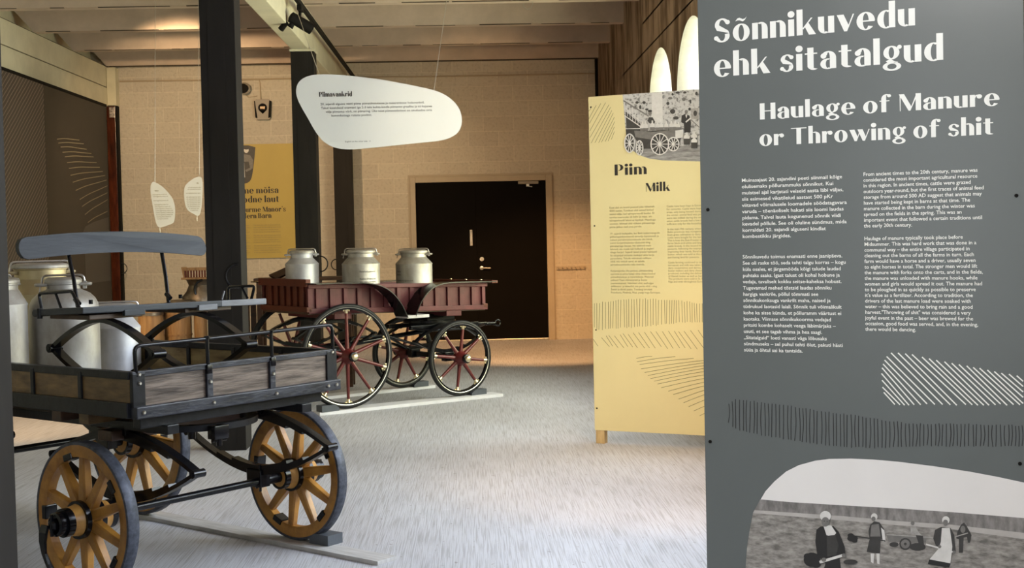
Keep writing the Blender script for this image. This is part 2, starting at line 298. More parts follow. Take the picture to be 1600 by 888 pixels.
# ---- fat-face display lettering drawn from stems, hairlines and bowls (em: x-height 50, capitals 72)
def _rect(a, b, c, d): return [[(a, b), (c, b), (c, d), (a, d)]]
def _ring(cx, cy, rx, ry, ix, iy, a0=0, a1=360, n=None, sx=0):
    n = n or max(4, int(abs(a1-a0)/15)); q = []
    for i in range(n):
        t0 = math.radians(a0+(a1-a0)*i/n); t1 = math.radians(a0+(a1-a0)*(i+1)/n)
        q.append([(cx+rx*math.cos(t0), cy+ry*math.sin(t0)), (cx+rx*math.cos(t1), cy+ry*math.sin(t1)), (cx+sx+ix*math.cos(t1), cy+iy*math.sin(t1)), (cx+sx+ix*math.cos(t0), cy+iy*math.sin(t0))])
    return q
def _dot(x, y, r): return [[(x+r*math.cos(k*PI/8), y+r*math.sin(k*PI/8)) for k in range(16)]]
def _o(x=0): return _ring(x+25, 25, 25, 27, 8, 23)
def _arch(x): return _ring(x+26, 31, 19, 20, 2, 16, -10, 125) + _rect(x+28, 0, x+45, 32)
G_ = {
 'o': (_o(), 50), 'õ': (_o() + [[(8, 60), (14, 68), (20, 70), (30, 65), (36, 66), (42, 72), (36, 62), (30, 58), (20, 62), (14, 62)]], 50),
 'n': (_rect(0, 0, 17, 50) + _arch(0), 45), 'm': (_rect(0, 0, 17, 50) + _arch(0) + _arch(28), 73), 'h': (_rect(0, 0, 17, 77) + _arch(0), 45),
 'u': (_rect(28, 0, 45, 50) + _rect(0, 18, 17, 50) + _ring(19, 19, 19, 20, 2, 16, 170, 305), 45),
 'i': (_rect(0, 0, 17, 50) + _dot(8.5, 65, 10), 17), 'l': (_rect(0, 0, 17, 77), 17),
 'k': (_rect(0, 0, 17, 77) + [[(16, 19), (19, 17), (45, 50), (40, 50)], [(22, 26), (33, 36), (54, 0), (34, 0)]], 53),
 'v': ([[(0, 50), (19, 50), (34, 14), (27, 0), (20, 0)], [(25, 0), (28, 0), (48, 50), (44, 50)]], 47),
 'w': ([[(0, 50), (19, 50), (32, 14), (26, 0), (19, 0)], [(24, 0), (27, 0), (42, 44), (38, 44)], [(30, 50), (49, 50), (62, 14), (56, 0), (49, 0)], [(54, 0), (57, 0), (75, 50), (71, 50)]], 74),
 'e': (_ring(25, 25, 25, 27, 8, 23, 0, 322) + _rect(14, 23, 49, 27), 49),
 'd': (_ring(24, 25, 24, 27, 7, 23, 60, 300) + _rect(31, 0, 48, 77), 48), 'b': (_ring(24, 25, 24, 27, 7, 23, -120, 120) + _rect(0, 0, 17, 77), 48),
 'a': (_rect(26, 0, 43, 33) + _ring(22, 32, 21, 20, 4, 16, -10, 150) + _dot(9, 38, 8) + _ring(20, 14, 20, 16, 5, 12, 70, 300), 43),
 'g': (_ring(23, 32, 21, 20, 7, 16) + _dot(44, 47, 6) + _ring(24, -8, 24, 13, 12, 8) + [[(8, 8), (20, 14), (32, 6), (40, 4), (36, -2), (14, 2)]], 48),
 'r': (_rect(0, 0, 17, 50) + _ring(26, 32, 14, 18, 8, 15, 60, 165) + _dot(31, 42, 9), 39), 't': (_rect(7, 8, 24, 66) + _rect(0, 46, 34, 50) + _ring(24, 12, 17, 13, 0, 9, 180, 310), 35),
 'f': (_rect(6, 0, 23, 58) + _rect(0, 46, 34, 50) + _ring(24, 56, 18, 21, 1, 17, 60, 180) + _dot(33, 69, 7), 38),
 's': (_ring(20, 36.5, 18, 15, 6, 11, 30, 200) + _ring(19, 14, 18, 15, 6, 11, -150, 20) + [[(2, 34), (8, 24), (26, 21), (36, 18), (34, 24), (22, 32), (8, 40)]] + _dot(32, 42, 6) + _dot(6, 9, 6), 38),
 'S': (_ring(25, 53, 22, 20, 9, 15, 25, 200) + _ring(24, 19, 23, 20, 9, 15, -155, 20) + [[(3, 49), (9, 36), (32, 30), (46, 26), (43, 34), (28, 44), (10, 56)]] + _dot(41, 60, 7) + _dot(7, 13, 7), 49),
 'H': (_rect(0, 0, 18, 72) + _rect(40, 0, 58, 72) + _rect(16, 35, 42, 39), 58), 'T': (_rect(21, 0, 39, 72) + _rect(0, 68, 60, 72), 60),
 'M': (_rect(3, 0, 6, 72) + [[(0, 72), (18, 72), (44, 14), (36, 0), (33, 0)], [(36, 0), (39, 0), (66, 72), (60, 72)]] + _rect(57, 0, 75, 72), 75),
 'P': (_rect(0, 0, 18, 72) + _ring(26, 51, 25, 21, 8, 17, -100, 100), 51), 'B': (_rect(0, 0, 18, 72) + _ring(24, 54, 22, 18, 7, 14, -100, 100) + _ring(26, 19, 26, 20, 8, 16, -100, 100), 52),
 "'": ([[(2, 76), (14, 76), (10, 54), (6, 54)]], 14), ' ': ([], 14)}
def fat_title(bm, s, x, z, width, xh, y=0., track=6, mi=0):
    tot = sum(G_[c][1]+track for c in s)-track; kx = width/tot; kz = xh/50; cx = 0
    for i, c in enumerate(s):
        for j, p in enumerate(G_[c][0]): flat(bm, [(x+(cx+a)*kx, z+b*kz) for a, b in p], y-(j % 5)*.00004, mi)
        cx += G_[c][1]+track
# measured outlines (metres, in each board's own plane)
GREY_AT = (0.743,4.17,0.0)
YELLOW_AT = (0.859,9.262,0.0)
GREY_TITLES = [(0.0536,2.1033,0.6197),(0.0517,1.9948,0.7007),(0.1985,1.8508,0.7084),(0.1958,1.7681,0.6945)]
GREY_PHOTO = {'outline':[(0.1289,0.4202),(0.1341,0.4833),(0.1427,0.5362),(0.1552,0.5835),(0.1766,0.637),(0.1976,0.6729),(0.2271,0.7064),(0.265,0.7401),(0.3052,0.7624),(0.3563,0.7794),(0.401,0.7876),(0.4673,0.7924),(0.5325,0.7932),(0.6074,0.7909),(0.7121,0.7833),(0.8145,0.7731),(0.8896,0.7628),(0.9635,0.7505)],'trees':[(0.1803,0.6458),(0.2749,0.6439),(0.4432,0.6457),(0.6055,0.648),(0.7621,0.6486),(0.9645,0.6462),(0.9641,0.6028),(0.7617,0.6107),(0.605,0.6095),(0.4427,0.6121),(0.2743,0.6108),(0.161,0.6099)],'pale':[(0.161,0.6099),(0.2743,0.6108),(0.4427,0.6121),(0.605,0.6095),(0.7617,0.6107),(0.9641,0.6028),(0.9639,0.5843),(0.7615,0.5972),(0.6048,0.5968),(0.4425,0.5986),(0.2742,0.5994),(0.1561,0.6009)],'field':[(0.1561,0.6009),(0.2742,0.5994),(0.4425,0.5986),(0.6048,0.5968),(0.7615,0.5972),(0.9639,0.5843),(0.9618,0.3751),(0.6545,0.342),(0.126,0.285),(0.1289,0.4202),(0.1341,0.4833),(0.1427,0.5362)],'figs':[('mid',[(0.5713,0.5644),(0.6887,0.5685),(0.6875,0.5504),(0.5764,0.5438)]),('light',[(0.5712,0.5638),(0.7146,0.5658),(0.7148,0.569),(0.5715,0.5671)]),('dark',[(0.6444,0.5429),(0.6425,0.5347),(0.6374,0.5278),(0.6302,0.5235),(0.6221,0.5228),(0.615,0.5258),(0.61,0.5319),(0.6083,0.5399),(0.6102,0.5481),(0.6153,0.5551),(0.6226,0.5593),(0.6306,0.56),(0.6378,0.557),(0.6427,0.5509)]),('mid',[(0.6396,0.5425),(0.6382,0.5365),(0.6345,0.5314),(0.6292,0.5283),(0.6233,0.5277),(0.618,0.5299),(0.6144,0.5344),(0.6131,0.5403),(0.6145,0.5464),(0.6183,0.5515),(0.6236,0.5546),(0.6295,0.555),(0.6348,0.5528),(0.6384,0.5484)]),('dark',[(0.6306,0.5418),(0.6302,0.5398),(0.629,0.5382),(0.6273,0.5372),(0.6254,0.537),(0.6237,0.5377),(0.6225,0.5392),(0.6221,0.541),(0.6226,0.543),(0.6238,0.5446),(0.6255,0.5456),(0.6274,0.5458),(0.6291,0.5451),(0.6302,0.5436)]),('dark',[(0.6863,0.5378),(0.6838,0.5323),(0.6771,0.5276),(0.6674,0.5244),(0.6566,0.5235),(0.6469,0.525),(0.6403,0.5286),(0.6379,0.5336),(0.6404,0.5391),(0.6472,0.5438),(0.6569,0.547),(0.6677,0.5479),(0.6773,0.5464),(0.6839,0.5428)]),('dark',[(0.6073,0.5381),(0.6058,0.5347),(0.602,0.5316),(0.5964,0.5297),(0.5902,0.5291),(0.5847,0.5302),(0.5808,0.5325),(0.5795,0.5358),(0.5809,0.5392),(0.5848,0.5423),(0.5904,0.5442),(0.5966,0.5447),(0.6021,0.5437),(0.6059,0.5414)]),('mid',[(0.6546,0.6073),(0.654,0.6044),(0.6524,0.602),(0.6501,0.6005),(0.6475,0.6003),(0.6452,0.6014),(0.6436,0.6036),(0.6431,0.6064),(0.6437,0.6093),(0.6453,0.6117),(0.6476,0.6131),(0.6502,0.6133),(0.6525,0.6123),(0.6541,0.6101)]),('light',[(0.6419,0.5986),(0.6566,0.5976),(0.6669,0.5798),(0.6783,0.5698),(0.6729,0.5601),(0.6521,0.5721),(0.6427,0.5746)]),('dark',[(0.6573,0.5714),(0.6783,0.5709),(0.683,0.5309),(0.6725,0.5273),(0.6624,0.5565)]),('dark',[(0.774,0.5712),(0.7778,0.592),(0.7883,0.6134),(0.7965,0.6205),(0.8035,0.6113),(0.8125,0.5948),(0.8174,0.5845),(0.8121,0.5609),(0.807,0.5611),(0.8042,0.578),(0.795,0.5751),(0.7924,0.5296),(0.7812,0.5286),(0.7817,0.5692)]),('mid',[(0.8004,0.6003),(0.7996,0.5956),(0.7976,0.5917),(0.7947,0.5894),(0.7915,0.5891),(0.7887,0.591),(0.7867,0.5946),(0.7861,0.5992),(0.7868,0.6039),(0.7889,0.6078),(0.7917,0.6101),(0.7949,0.6104),(0.7978,0.6085),(0.7997,0.6049)]),('light',[(0.7709,0.5737),(0.8078,0.5886),(0.8069,0.5916),(0.77,0.5768)]),('dark',[(0.5232,0.5921),(0.5353,0.6041),(0.5514,0.6015),(0.5651,0.5804),(0.5679,0.5475),(0.554,0.5508),(0.5512,0.5056),(0.5112,0.5077),(0.5205,0.5474),(0.5175,0.5722)]),('mid',[(0.527,0.5924),(0.5487,0.5968),(0.5535,0.5585),(0.5227,0.5559)]),('pale',[(0.5452,0.6187),(0.5442,0.6141),(0.5414,0.6102),(0.5375,0.6079),(0.5332,0.6075),(0.5293,0.6093),(0.5266,0.6127),(0.5257,0.6172),(0.5268,0.6219),(0.5295,0.6258),(0.5335,0.6281),(0.5378,0.6284),(0.5417,0.6267),(0.5443,0.6232)]),('mid',[(0.5397,0.6116),(0.539,0.6085),(0.5372,0.6058),(0.5346,0.6042),(0.5317,0.604),(0.5291,0.6052),(0.5273,0.6076),(0.5267,0.6107),(0.5274,0.6138),(0.5293,0.6165),(0.5319,0.6181),(0.5348,0.6183),(0.5373,0.6171),(0.5391,0.6147)]),('pale',[(0.5231,0.5037),(0.5339,0.5047),(0.5313,0.4733),(0.5238,0.4771)]),('pale',[(0.5404,0.5053),(0.5501,0.5061),(0.5497,0.4722),(0.5422,0.4743)]),('pale',[(0.5555,0.5863),(0.5651,0.5782),(0.5689,0.5454),(0.5603,0.5435)]),('dark',[(0.4799,0.5516),(0.5675,0.5444),(0.5682,0.5483),(0.4806,0.5555)]),('black',[(0.4856,0.5473),(0.484,0.5428),(0.4794,0.5389),(0.4727,0.5364),(0.4654,0.5358),(0.4588,0.5372),(0.4543,0.5403),(0.4527,0.5446),(0.4544,0.5491),(0.4591,0.553),(0.4657,0.5555),(0.473,0.5561),(0.4796,0.5547),(0.4841,0.5515)]),('black',[(0.4737,0.5552),(0.4727,0.5523),(0.4699,0.5497),(0.466,0.5481),(0.4616,0.5477),(0.4576,0.5487),(0.4549,0.5508),(0.454,0.5536),(0.455,0.5566),(0.4578,0.5592),(0.4618,0.5608),(0.4662,0.5612),(0.4701,0.5602),(0.4728,0.5581)]),('black',[(0.4844,0.5394),(0.4835,0.5369),(0.4811,0.5347),(0.4776,0.5334),(0.4737,0.533),(0.4702,0.5338),(0.4677,0.5356),(0.4669,0.5379),(0.4678,0.5404),(0.4703,0.5426),(0.4738,0.5439),(0.4777,0.5443),(0.4812,0.5435),(0.4836,0.5417)]),('dark',[(0.7317,0.6024),(0.714,0.5923),(0.7085,0.5658),(0.7155,0.5446),(0.735,0.5354),(0.7658,0.5273),(0.772,0.5332),(0.7685,0.5816),(0.7585,0.6013)]),('pale',[(0.7337,0.5993),(0.7564,0.6011),(0.763,0.546),(0.7572,0.494),(0.6952,0.4993),(0.7237,0.5366),(0.7301,0.5567)]),('black',[(0.6962,0.5015),(0.7572,0.4951),(0.753,0.4817),(0.6919,0.487)]),('pale',[(0.7562,0.6249),(0.755,0.6197),(0.752,0.6153),(0.7476,0.6126),(0.7428,0.6123),(0.7385,0.6142),(0.7355,0.6182),(0.7345,0.6233),(0.7357,0.6285),(0.7387,0.6329),(0.7431,0.6355),(0.7479,0.6359),(0.7522,0.6339),(0.7552,0.63)]),('mid',[(0.7515,0.617),(0.7507,0.6129),(0.7487,0.6096),(0.7457,0.6076),(0.7425,0.6073),(0.7397,0.6089),(0.7377,0.6119),(0.737,0.6159),(0.7378,0.6199),(0.7398,0.6233),(0.7427,0.6253),(0.746,0.6255),(0.7488,0.624),(0.7508,0.6209)]),('pale',[(0.6867,0.5442),(0.7693,0.5263),(0.7706,0.5311),(0.6881,0.549)]),('mid',[(0.7315,0.5433),(0.731,0.5411),(0.7297,0.5393),(0.7278,0.5382),(0.7258,0.538),(0.7239,0.5388),(0.7226,0.5404),(0.7222,0.5425),(0.7227,0.5446),(0.724,0.5465),(0.7259,0.5476),(0.7279,0.5477),(0.7298,0.5469),(0.7311,0.5454)]),('mid',[(0.7725,0.53),(0.772,0.5279),(0.7707,0.5261),(0.7689,0.525),(0.7668,0.5248),(0.765,0.5256),(0.7637,0.5272),(0.7633,0.5292),(0.7638,0.5314),(0.7651,0.5332),(0.7669,0.5343),(0.769,0.5345),(0.7708,0.5337),(0.7721,0.5321)]),('dark',[(0.711,0.4778),(0.7214,0.4788),(0.7197,0.4634),(0.7103,0.4625)]),('dark',[(0.7344,0.48),(0.7447,0.481),(0.7435,0.4657),(0.7342,0.4648)]),('black',[(0.3711,0.5751),(0.3586,0.5639),(0.3546,0.5251),(0.3607,0.4803),(0.3762,0.4716),(0.385,0.4599),(0.3744,0.425),(0.4345,0.4308),(0.4287,0.483),(0.4475,0.4903),(0.4447,0.5187),(0.4282,0.5622),(0.4118,0.5794)]),('pale',[(0.3801,0.5792),(0.4046,0.5811),(0.4198,0.5587),(0.4085,0.5454),(0.3897,0.5495)]),('dark',[(0.3908,0.5473),(0.4175,0.5529),(0.427,0.52),(0.4188,0.4912),(0.3909,0.483)]),('pale',[(0.4045,0.6103),(0.4027,0.6031),(0.3978,0.5971),(0.3908,0.5934),(0.3831,0.5928),(0.3762,0.5954),(0.3715,0.6007),(0.3699,0.6077),(0.3717,0.615),(0.3766,0.621),(0.3836,0.6247),(0.3913,0.6252),(0.3982,0.6226),(0.4029,0.6173)]),('mid',[(0.3992,0.5919),(0.3979,0.5852),(0.3944,0.5797),(0.3895,0.5763),(0.384,0.5759),(0.3791,0.5785),(0.3758,0.5835),(0.3747,0.59),(0.376,0.5967),(0.3795,0.6023),(0.3844,0.6056),(0.3899,0.606),(0.3948,0.6035),(0.3981,0.5984)]),('dark',[(0.3853,0.5931),(0.3851,0.5924),(0.3847,0.5917),(0.384,0.5913),(0.3832,0.5913),(0.3826,0.5916),(0.3821,0.5921),(0.382,0.5928),(0.3821,0.5936),(0.3826,0.5942),(0.3833,0.5946),(0.384,0.5946),(0.3847,0.5944),(0.3852,0.5938)]),('dark',[(0.3942,0.5927),(0.394,0.5919),(0.3936,0.5913),(0.3929,0.5909),(0.3922,0.5909),(0.3915,0.5911),(0.391,0.5917),(0.3909,0.5924),(0.3911,0.5931),(0.3915,0.5938),(0.3922,0.5942),(0.3929,0.5942),(0.3936,0.5939),(0.3941,0.5934)]),('black',[(0.3689,0.4709),(0.3662,0.4608),(0.3589,0.4523),(0.3485,0.4469),(0.3369,0.4459),(0.3266,0.4493),(0.3194,0.4566),(0.317,0.4662),(0.3198,0.4763),(0.3271,0.4849),(0.3376,0.4902),(0.3492,0.4912),(0.3595,0.4878),(0.3665,0.4805)]),('black',[(0.3404,0.4785),(0.3392,0.474),(0.336,0.4702),(0.3314,0.4678),(0.3264,0.4673),(0.3219,0.4689),(0.3188,0.4722),(0.3177,0.4765),(0.3189,0.4811),(0.3221,0.4849),(0.3267,0.4873),(0.3318,0.4877),(0.3363,0.4862),(0.3393,0.4829)]),('black',[(0.3715,0.4587),(0.37,0.4527),(0.3659,0.4476),(0.36,0.4444),(0.3535,0.4438),(0.3477,0.4459),(0.3437,0.4502),(0.3423,0.456),(0.3438,0.4621),(0.348,0.4672),(0.3539,0.4703),(0.3604,0.4709),(0.3662,0.4688),(0.3702,0.4645)]),('dark',[(0.4846,0.4746),(0.4824,0.4711),(0.4763,0.4678),(0.4675,0.4654),(0.4577,0.4645),(0.4489,0.4653),(0.4428,0.4674),(0.4406,0.4706),(0.4429,0.4743),(0.449,0.4775),(0.4579,0.4799),(0.4677,0.4807),(0.4765,0.48),(0.4825,0.4778)]),('pale',[(0.3683,0.4589),(0.4465,0.4896),(0.4443,0.4974),(0.366,0.4668)]),('mid',[(0.388,0.4726),(0.3872,0.4696),(0.3852,0.4671),(0.3822,0.4655),(0.379,0.4652),(0.3761,0.4662),(0.3741,0.4684),(0.3734,0.4713),(0.3742,0.4743),(0.3762,0.4769),(0.3792,0.4784),(0.3824,0.4787),(0.3853,0.4777),(0.3873,0.4755)]),('mid',[(0.4503,0.4917),(0.4496,0.4887),(0.4475,0.4862),(0.4447,0.4846),(0.4415,0.4844),(0.4386,0.4854),(0.4366,0.4876),(0.436,0.4904),(0.4367,0.4934),(0.4388,0.4959),(0.4416,0.4975),(0.4448,0.4978),(0.4477,0.4967),(0.4497,0.4946)])]}
GREY_WHITE_LINES = [[(0.5683,1.0006),(0.6007,0.9648)],[(0.5647,1.0163),(0.6159,0.9646)],[(0.5635,1.0375),(0.6295,0.9636)],[(0.5622,1.0579),(0.6423,0.964)],[(0.564,1.0753),(0.6574,0.9662)],[(0.5672,1.0871),(0.6762,0.9669)],[(0.5719,1.099),(0.6949,0.9699)],[(0.5782,1.1101),(0.7172,0.9692)],[(0.5913,1.1214),(0.7394,0.97)],[(0.6119,1.1218),(0.7614,0.97)],[(0.633,1.1199),(0.7797,0.9692)],[(0.6526,1.1179),(0.8053,0.9724)],[(0.6817,1.1107),(0.8234,0.9723)],[(0.7018,1.1065),(0.8393,0.9714)],[(0.7225,1.1023),(0.8558,0.972)],[(0.746,1.0982),(0.8702,0.9726)],[(0.7665,1.0941),(0.888,0.9747)],[(0.7869,1.0907),(0.9023,0.9775)],[(0.8087,1.0874),(0.92,0.9744)],[(0.8268,1.0833),(0.9377,0.9773)],[(0.8448,1.0814),(0.9552,0.9772)],[(0.8663,1.0766),(0.9637,0.9813)],[(0.8855,1.0726),(0.9639,0.9994)],[(0.9047,1.0685),(0.964,1.0152)],[(0.9259,1.066),(0.9642,1.031)],[(0.947,1.0621),(0.9643,1.046)]]
GREY_BLACK_LINES = [[(0.0827,0.947),(0.0853,0.9154),(0.0797,0.8858)],[(0.0934,0.9555),(0.0958,0.915),(0.0943,0.8734)],[(0.1047,0.9627),(0.1046,0.914),(0.1041,0.8689)],[(0.1182,0.9615),(0.1168,0.9128),(0.117,0.8624)],[(0.1308,0.9606),(0.1306,0.9113),(0.1294,0.8627)],[(0.1413,0.9607),(0.138,0.9099),(0.1395,0.8592)],[(0.1532,0.9584),(0.1519,0.9086),(0.149,0.8571)],[(0.1653,0.9599),(0.1666,0.9071),(0.1629,0.8562)],[(0.1759,0.9553),(0.1747,0.9057),(0.1734,0.8547)],[(0.189,0.9561),(0.1855,0.9039),(0.1874,0.85)],[(0.1994,0.9546),(0.2008,0.9028),(0.1999,0.8489)],[(0.211,0.9525),(0.2129,0.9013),(0.2109,0.85)],[(0.223,0.9527),(0.2214,0.8998),(0.2201,0.8465)],[(0.2347,0.9525),(0.2351,0.8985),(0.2334,0.8471)],[(0.247,0.9508),(0.2457,0.8971),(0.2463,0.8457)],[(0.2599,0.9511),(0.2595,0.8958),(0.2576,0.8413)],[(0.2736,0.9491),(0.2709,0.8943),(0.274,0.8419)],[(0.2846,0.9487),(0.2825,0.8931),(0.282,0.8406)],[(0.2969,0.9451),(0.2997,0.892),(0.2934,0.8386)],[(0.3095,0.9428),(0.3119,0.8906),(0.3103,0.8391)],[(0.3204,0.942),(0.3227,0.8895),(0.3165,0.8358)],[(0.3301,0.9425),(0.3316,0.8884),(0.3305,0.8355)],[(0.3437,0.9415),(0.3401,0.8867),(0.3416,0.8328)],[(0.3545,0.939),(0.3553,0.8858),(0.3524,0.8347)],[(0.3653,0.9355),(0.3636,0.8846),(0.3631,0.8314)],[(0.3785,0.9352),(0.3802,0.8836),(0.3771,0.8334)],[(0.3904,0.9342),(0.3927,0.8825),(0.3891,0.8286)],[(0.4019,0.9351),(0.4003,0.8813),(0.4016,0.8292)],[(0.4144,0.9311),(0.4152,0.8803),(0.4147,0.8283)],[(0.424,0.9304),(0.4241,0.8795),(0.4233,0.8292)],[(0.4363,0.9288),(0.4368,0.8788),(0.4362,0.8281)],[(0.4473,0.931),(0.4471,0.8784),(0.4474,0.8273)],[(0.457,0.9272),(0.4559,0.8779),(0.4549,0.8269)],[(0.469,0.929),(0.4713,0.8776),(0.4693,0.8258)],[(0.4821,0.9276),(0.479,0.8768),(0.4825,0.8285)],[(0.4922,0.9262),(0.4911,0.8765),(0.4916,0.8296)],[(0.504,0.9235),(0.5048,0.8758),(0.5037,0.8304)],[(0.5144,0.9204),(0.5137,0.8751),(0.5128,0.828)],[(0.5266,0.9212),(0.529,0.8747),(0.524,0.8287)],[(0.5386,0.92),(0.5392,0.8741),(0.5392,0.8279)],[(0.5487,0.9187),(0.5494,0.8736),(0.5494,0.8316)],[(0.5611,0.9156),(0.5624,0.8731),(0.5611,0.8311)],[(0.5728,0.9132),(0.5738,0.8727),(0.571,0.8306)],[(0.5846,0.9128),(0.5858,0.8727),(0.5836,0.8328)],[(0.5969,0.9127),(0.5996,0.873),(0.5944,0.8349)],[(0.6076,0.9141),(0.6099,0.8733),(0.6088,0.8359)],[(0.6196,0.9121),(0.6174,0.8734),(0.6191,0.836)],[(0.632,0.9088),(0.6299,0.8737),(0.6328,0.8375)],[(0.6414,0.9083),(0.6434,0.8741),(0.6424,0.8384)],[(0.6537,0.9092),(0.654,0.8747),(0.6514,0.8396)],[(0.6641,0.908),(0.6669,0.8756),(0.6611,0.8399)],[(0.675,0.9111),(0.6725,0.8761),(0.6725,0.8405)],[(0.6845,0.9084),(0.6846,0.8769),(0.6831,0.843)],[(0.696,0.9094),(0.6977,0.8775),(0.6933,0.8452)],[(0.7061,0.9095),(0.706,0.8778),(0.7059,0.843)],[(0.7182,0.9109),(0.7197,0.8782),(0.7176,0.846)],[(0.7281,0.9133),(0.7314,0.8786),(0.7251,0.8441)],[(0.739,0.9103),(0.7373,0.8787),(0.7363,0.8459)],[(0.7494,0.9132),(0.7491,0.8791),(0.7483,0.8438)],[(0.7605,0.9145),(0.7634,0.8797),(0.7577,0.8441)],[(0.77,0.9137),(0.7715,0.8799),(0.767,0.8468)],[(0.7794,0.9124),(0.7803,0.8802),(0.78,0.8486)],[(0.7909,0.914),(0.7917,0.8805),(0.7881,0.8457)],[(0.8024,0.9142),(0.8007,0.8808),(0.8004,0.8471)],[(0.8132,0.9161),(0.8115,0.8812),(0.8116,0.8495)],[(0.8252,0.9133),(0.8258,0.8817),(0.8262,0.8481)],[(0.8346,0.9155),(0.8335,0.8819),(0.8323,0.8505)],[(0.8464,0.9143),(0.8479,0.8825),(0.8448,0.8506)],[(0.8556,0.9136),(0.8586,0.8829),(0.8531,0.8523)],[(0.8677,0.9141),(0.8677,0.8831),(0.8667,0.8503)],[(0.8785,0.9143),(0.8757,0.8834),(0.8798,0.8495)],[(0.8892,0.9161),(0.8891,0.8839),(0.8876,0.8515)],[(0.9012,0.9173),(0.9015,0.8843),(0.9023,0.8526)],[(0.9125,0.9147),(0.9105,0.8846),(0.9135,0.8549)],[(0.9238,0.9178),(0.9253,0.8851),(0.9224,0.8553)],[(0.9325,0.9185),(0.9344,0.8855),(0.9299,0.8559)],[(0.9422,0.9149),(0.9441,0.8858),(0.9411,0.8558)],[(0.951,0.9154),(0.9529,0.8861),(0.9511,0.8548)],[(0.9601,0.9172),(0.9632,0.8865),(0.9596,0.8572)]]
GREY_SCREWS = [(0.0237,1.5707),(0.0184,0.8221),(0.9509,1.5854),(0.9536,0.8051)]
YELLOW_TITLES = [(0.1911,1.9113,0.2396),(0.4211,1.7887,0.1786)]
YELLOW_HATCH = [[(0.0021,2.321),(0.0603,2.4137)],[(0.0049,2.2876),(0.0964,2.4246)],[(0.0074,2.2343),(0.1321,2.4275)],[(0.0078,2.1877),(0.1581,2.412)],[(0.0163,2.1487),(0.1698,2.3934)],[(0.0451,2.1492),(0.1785,2.3698)],[(0.0738,2.1477),(0.1888,2.3507)],[(0.0954,2.1499),(0.1966,2.3213)],[(0.124,2.1538),(0.1981,2.2896)],[(0.1455,2.1559),(0.1952,2.2535)],[(0.1706,2.1659),(0.1945,2.2206)],[(0.0033,2.3741),(0.0271,2.4072)]]
YELLOW_VERT = [[(0.0176,1.0062),(0.0134,0.8352)],[(0.0349,1.0076),(0.0325,0.8219)],[(0.0565,1.0071),(0.0479,0.8178)],[(0.0794,1.0185),(0.0744,0.816)],[(0.1011,1.0154),(0.0986,0.8246)],[(0.1238,1.0171),(0.1218,0.8247)],[(0.1428,1.0198),(0.1342,0.8273)],[(0.1624,1.0223),(0.1538,0.8296)],[(0.1811,1.027),(0.1801,0.8272)],[(0.2007,1.033),(0.1946,0.8278)],[(0.2192,1.0317),(0.2124,0.8358)],[(0.2425,1.0345),(0.244,0.8372)],[(0.26,1.0333),(0.2612,0.8325)],[(0.278,1.0374),(0.2764,0.8392)],[(0.3001,1.0373),(0.294,0.8339)],[(0.3195,1.0356),(0.3192,0.8401)],[(0.3385,1.0377),(0.3407,0.8416)],[(0.3626,1.0394),(0.3556,0.8457)],[(0.3858,1.0369),(0.3777,0.8435)],[(0.4038,1.0419),(0.4025,0.8441)],[(0.4209,1.0339),(0.4167,0.8492)],[(0.441,1.0382),(0.4403,0.8477)],[(0.4617,1.0401),(0.4568,0.8565)],[(0.4804,1.0385),(0.48,0.8505)],[(0.5009,1.0311),(0.4934,0.8574)],[(0.5222,1.0314),(0.5196,0.8602)],[(0.5445,1.0309),(0.5461,0.8648)],[(0.5623,1.032),(0.5559,0.8667)],[(0.5832,1.0303),(0.578,0.8637)],[(0.5994,1.0306),(0.5935,0.8674)],[(0.6157,1.0303),(0.6085,0.8661)],[(0.6319,1.0298),(0.6255,0.8729)],[(0.6485,1.0302),(0.6495,0.8788)],[(0.6703,1.0282),(0.6732,0.8761)],[(0.6886,1.0187),(0.691,0.8747)],[(0.7082,1.0241),(0.7078,0.8812)],[(0.7273,1.0217),(0.7291,0.8796)],[(0.7443,1.0128),(0.7428,0.8758)],[(0.7601,1.0116),(0.7636,0.879)],[(0.777,1.0074),(0.7788,0.8785)],[(0.7991,1.0074),(0.7967,0.8785)],[(0.8172,1.0081),(0.8149,0.8789)],[(0.8359,1.0077),(0.8313,0.8833)],[(0.8532,1.0039),(0.8557,0.8764)],[(0.8743,1.0056),(0.874,0.8828)],[(0.895,1.0048),(0.8932,0.8767)],[(0.9134,1.0122),(0.9144,0.8811)]]
YELLOW_DIAG = [[(0.0019,0.7505),(0.0375,0.7)],[(0.0655,0.7623),(0.1254,0.6984)],[(0.1022,0.7751),(0.1502,0.7019)],[(0.1222,0.7785),(0.1912,0.6919)],[(0.165,0.776),(0.2354,0.6912)],[(0.2095,0.7843),(0.265,0.7009)],[(0.231,0.7923),(0.3024,0.6985)],[(0.2701,0.7882),(0.3379,0.693)],[(0.3077,0.7994),(0.3912,0.6924)],[(0.3483,0.8014),(0.4266,0.6946)],[(0.3919,0.805),(0.4699,0.6938)],[(0.437,0.8101),(0.5148,0.7052)],[(0.477,0.8106),(0.5621,0.691)],[(0.5248,0.8112),(0.6017,0.6947)],[(0.5693,0.8148),(0.6491,0.6986)],[(0.612,0.8153),(0.6883,0.6993)],[(0.6434,0.8127),(0.7319,0.6941)],[(0.6827,0.8161),(0.7769,0.6919)],[(0.7296,0.8212),(0.8205,0.7031)],[(0.7841,0.8248),(0.8668,0.704)],[(0.8228,0.8253),(0.9052,0.7091)]]
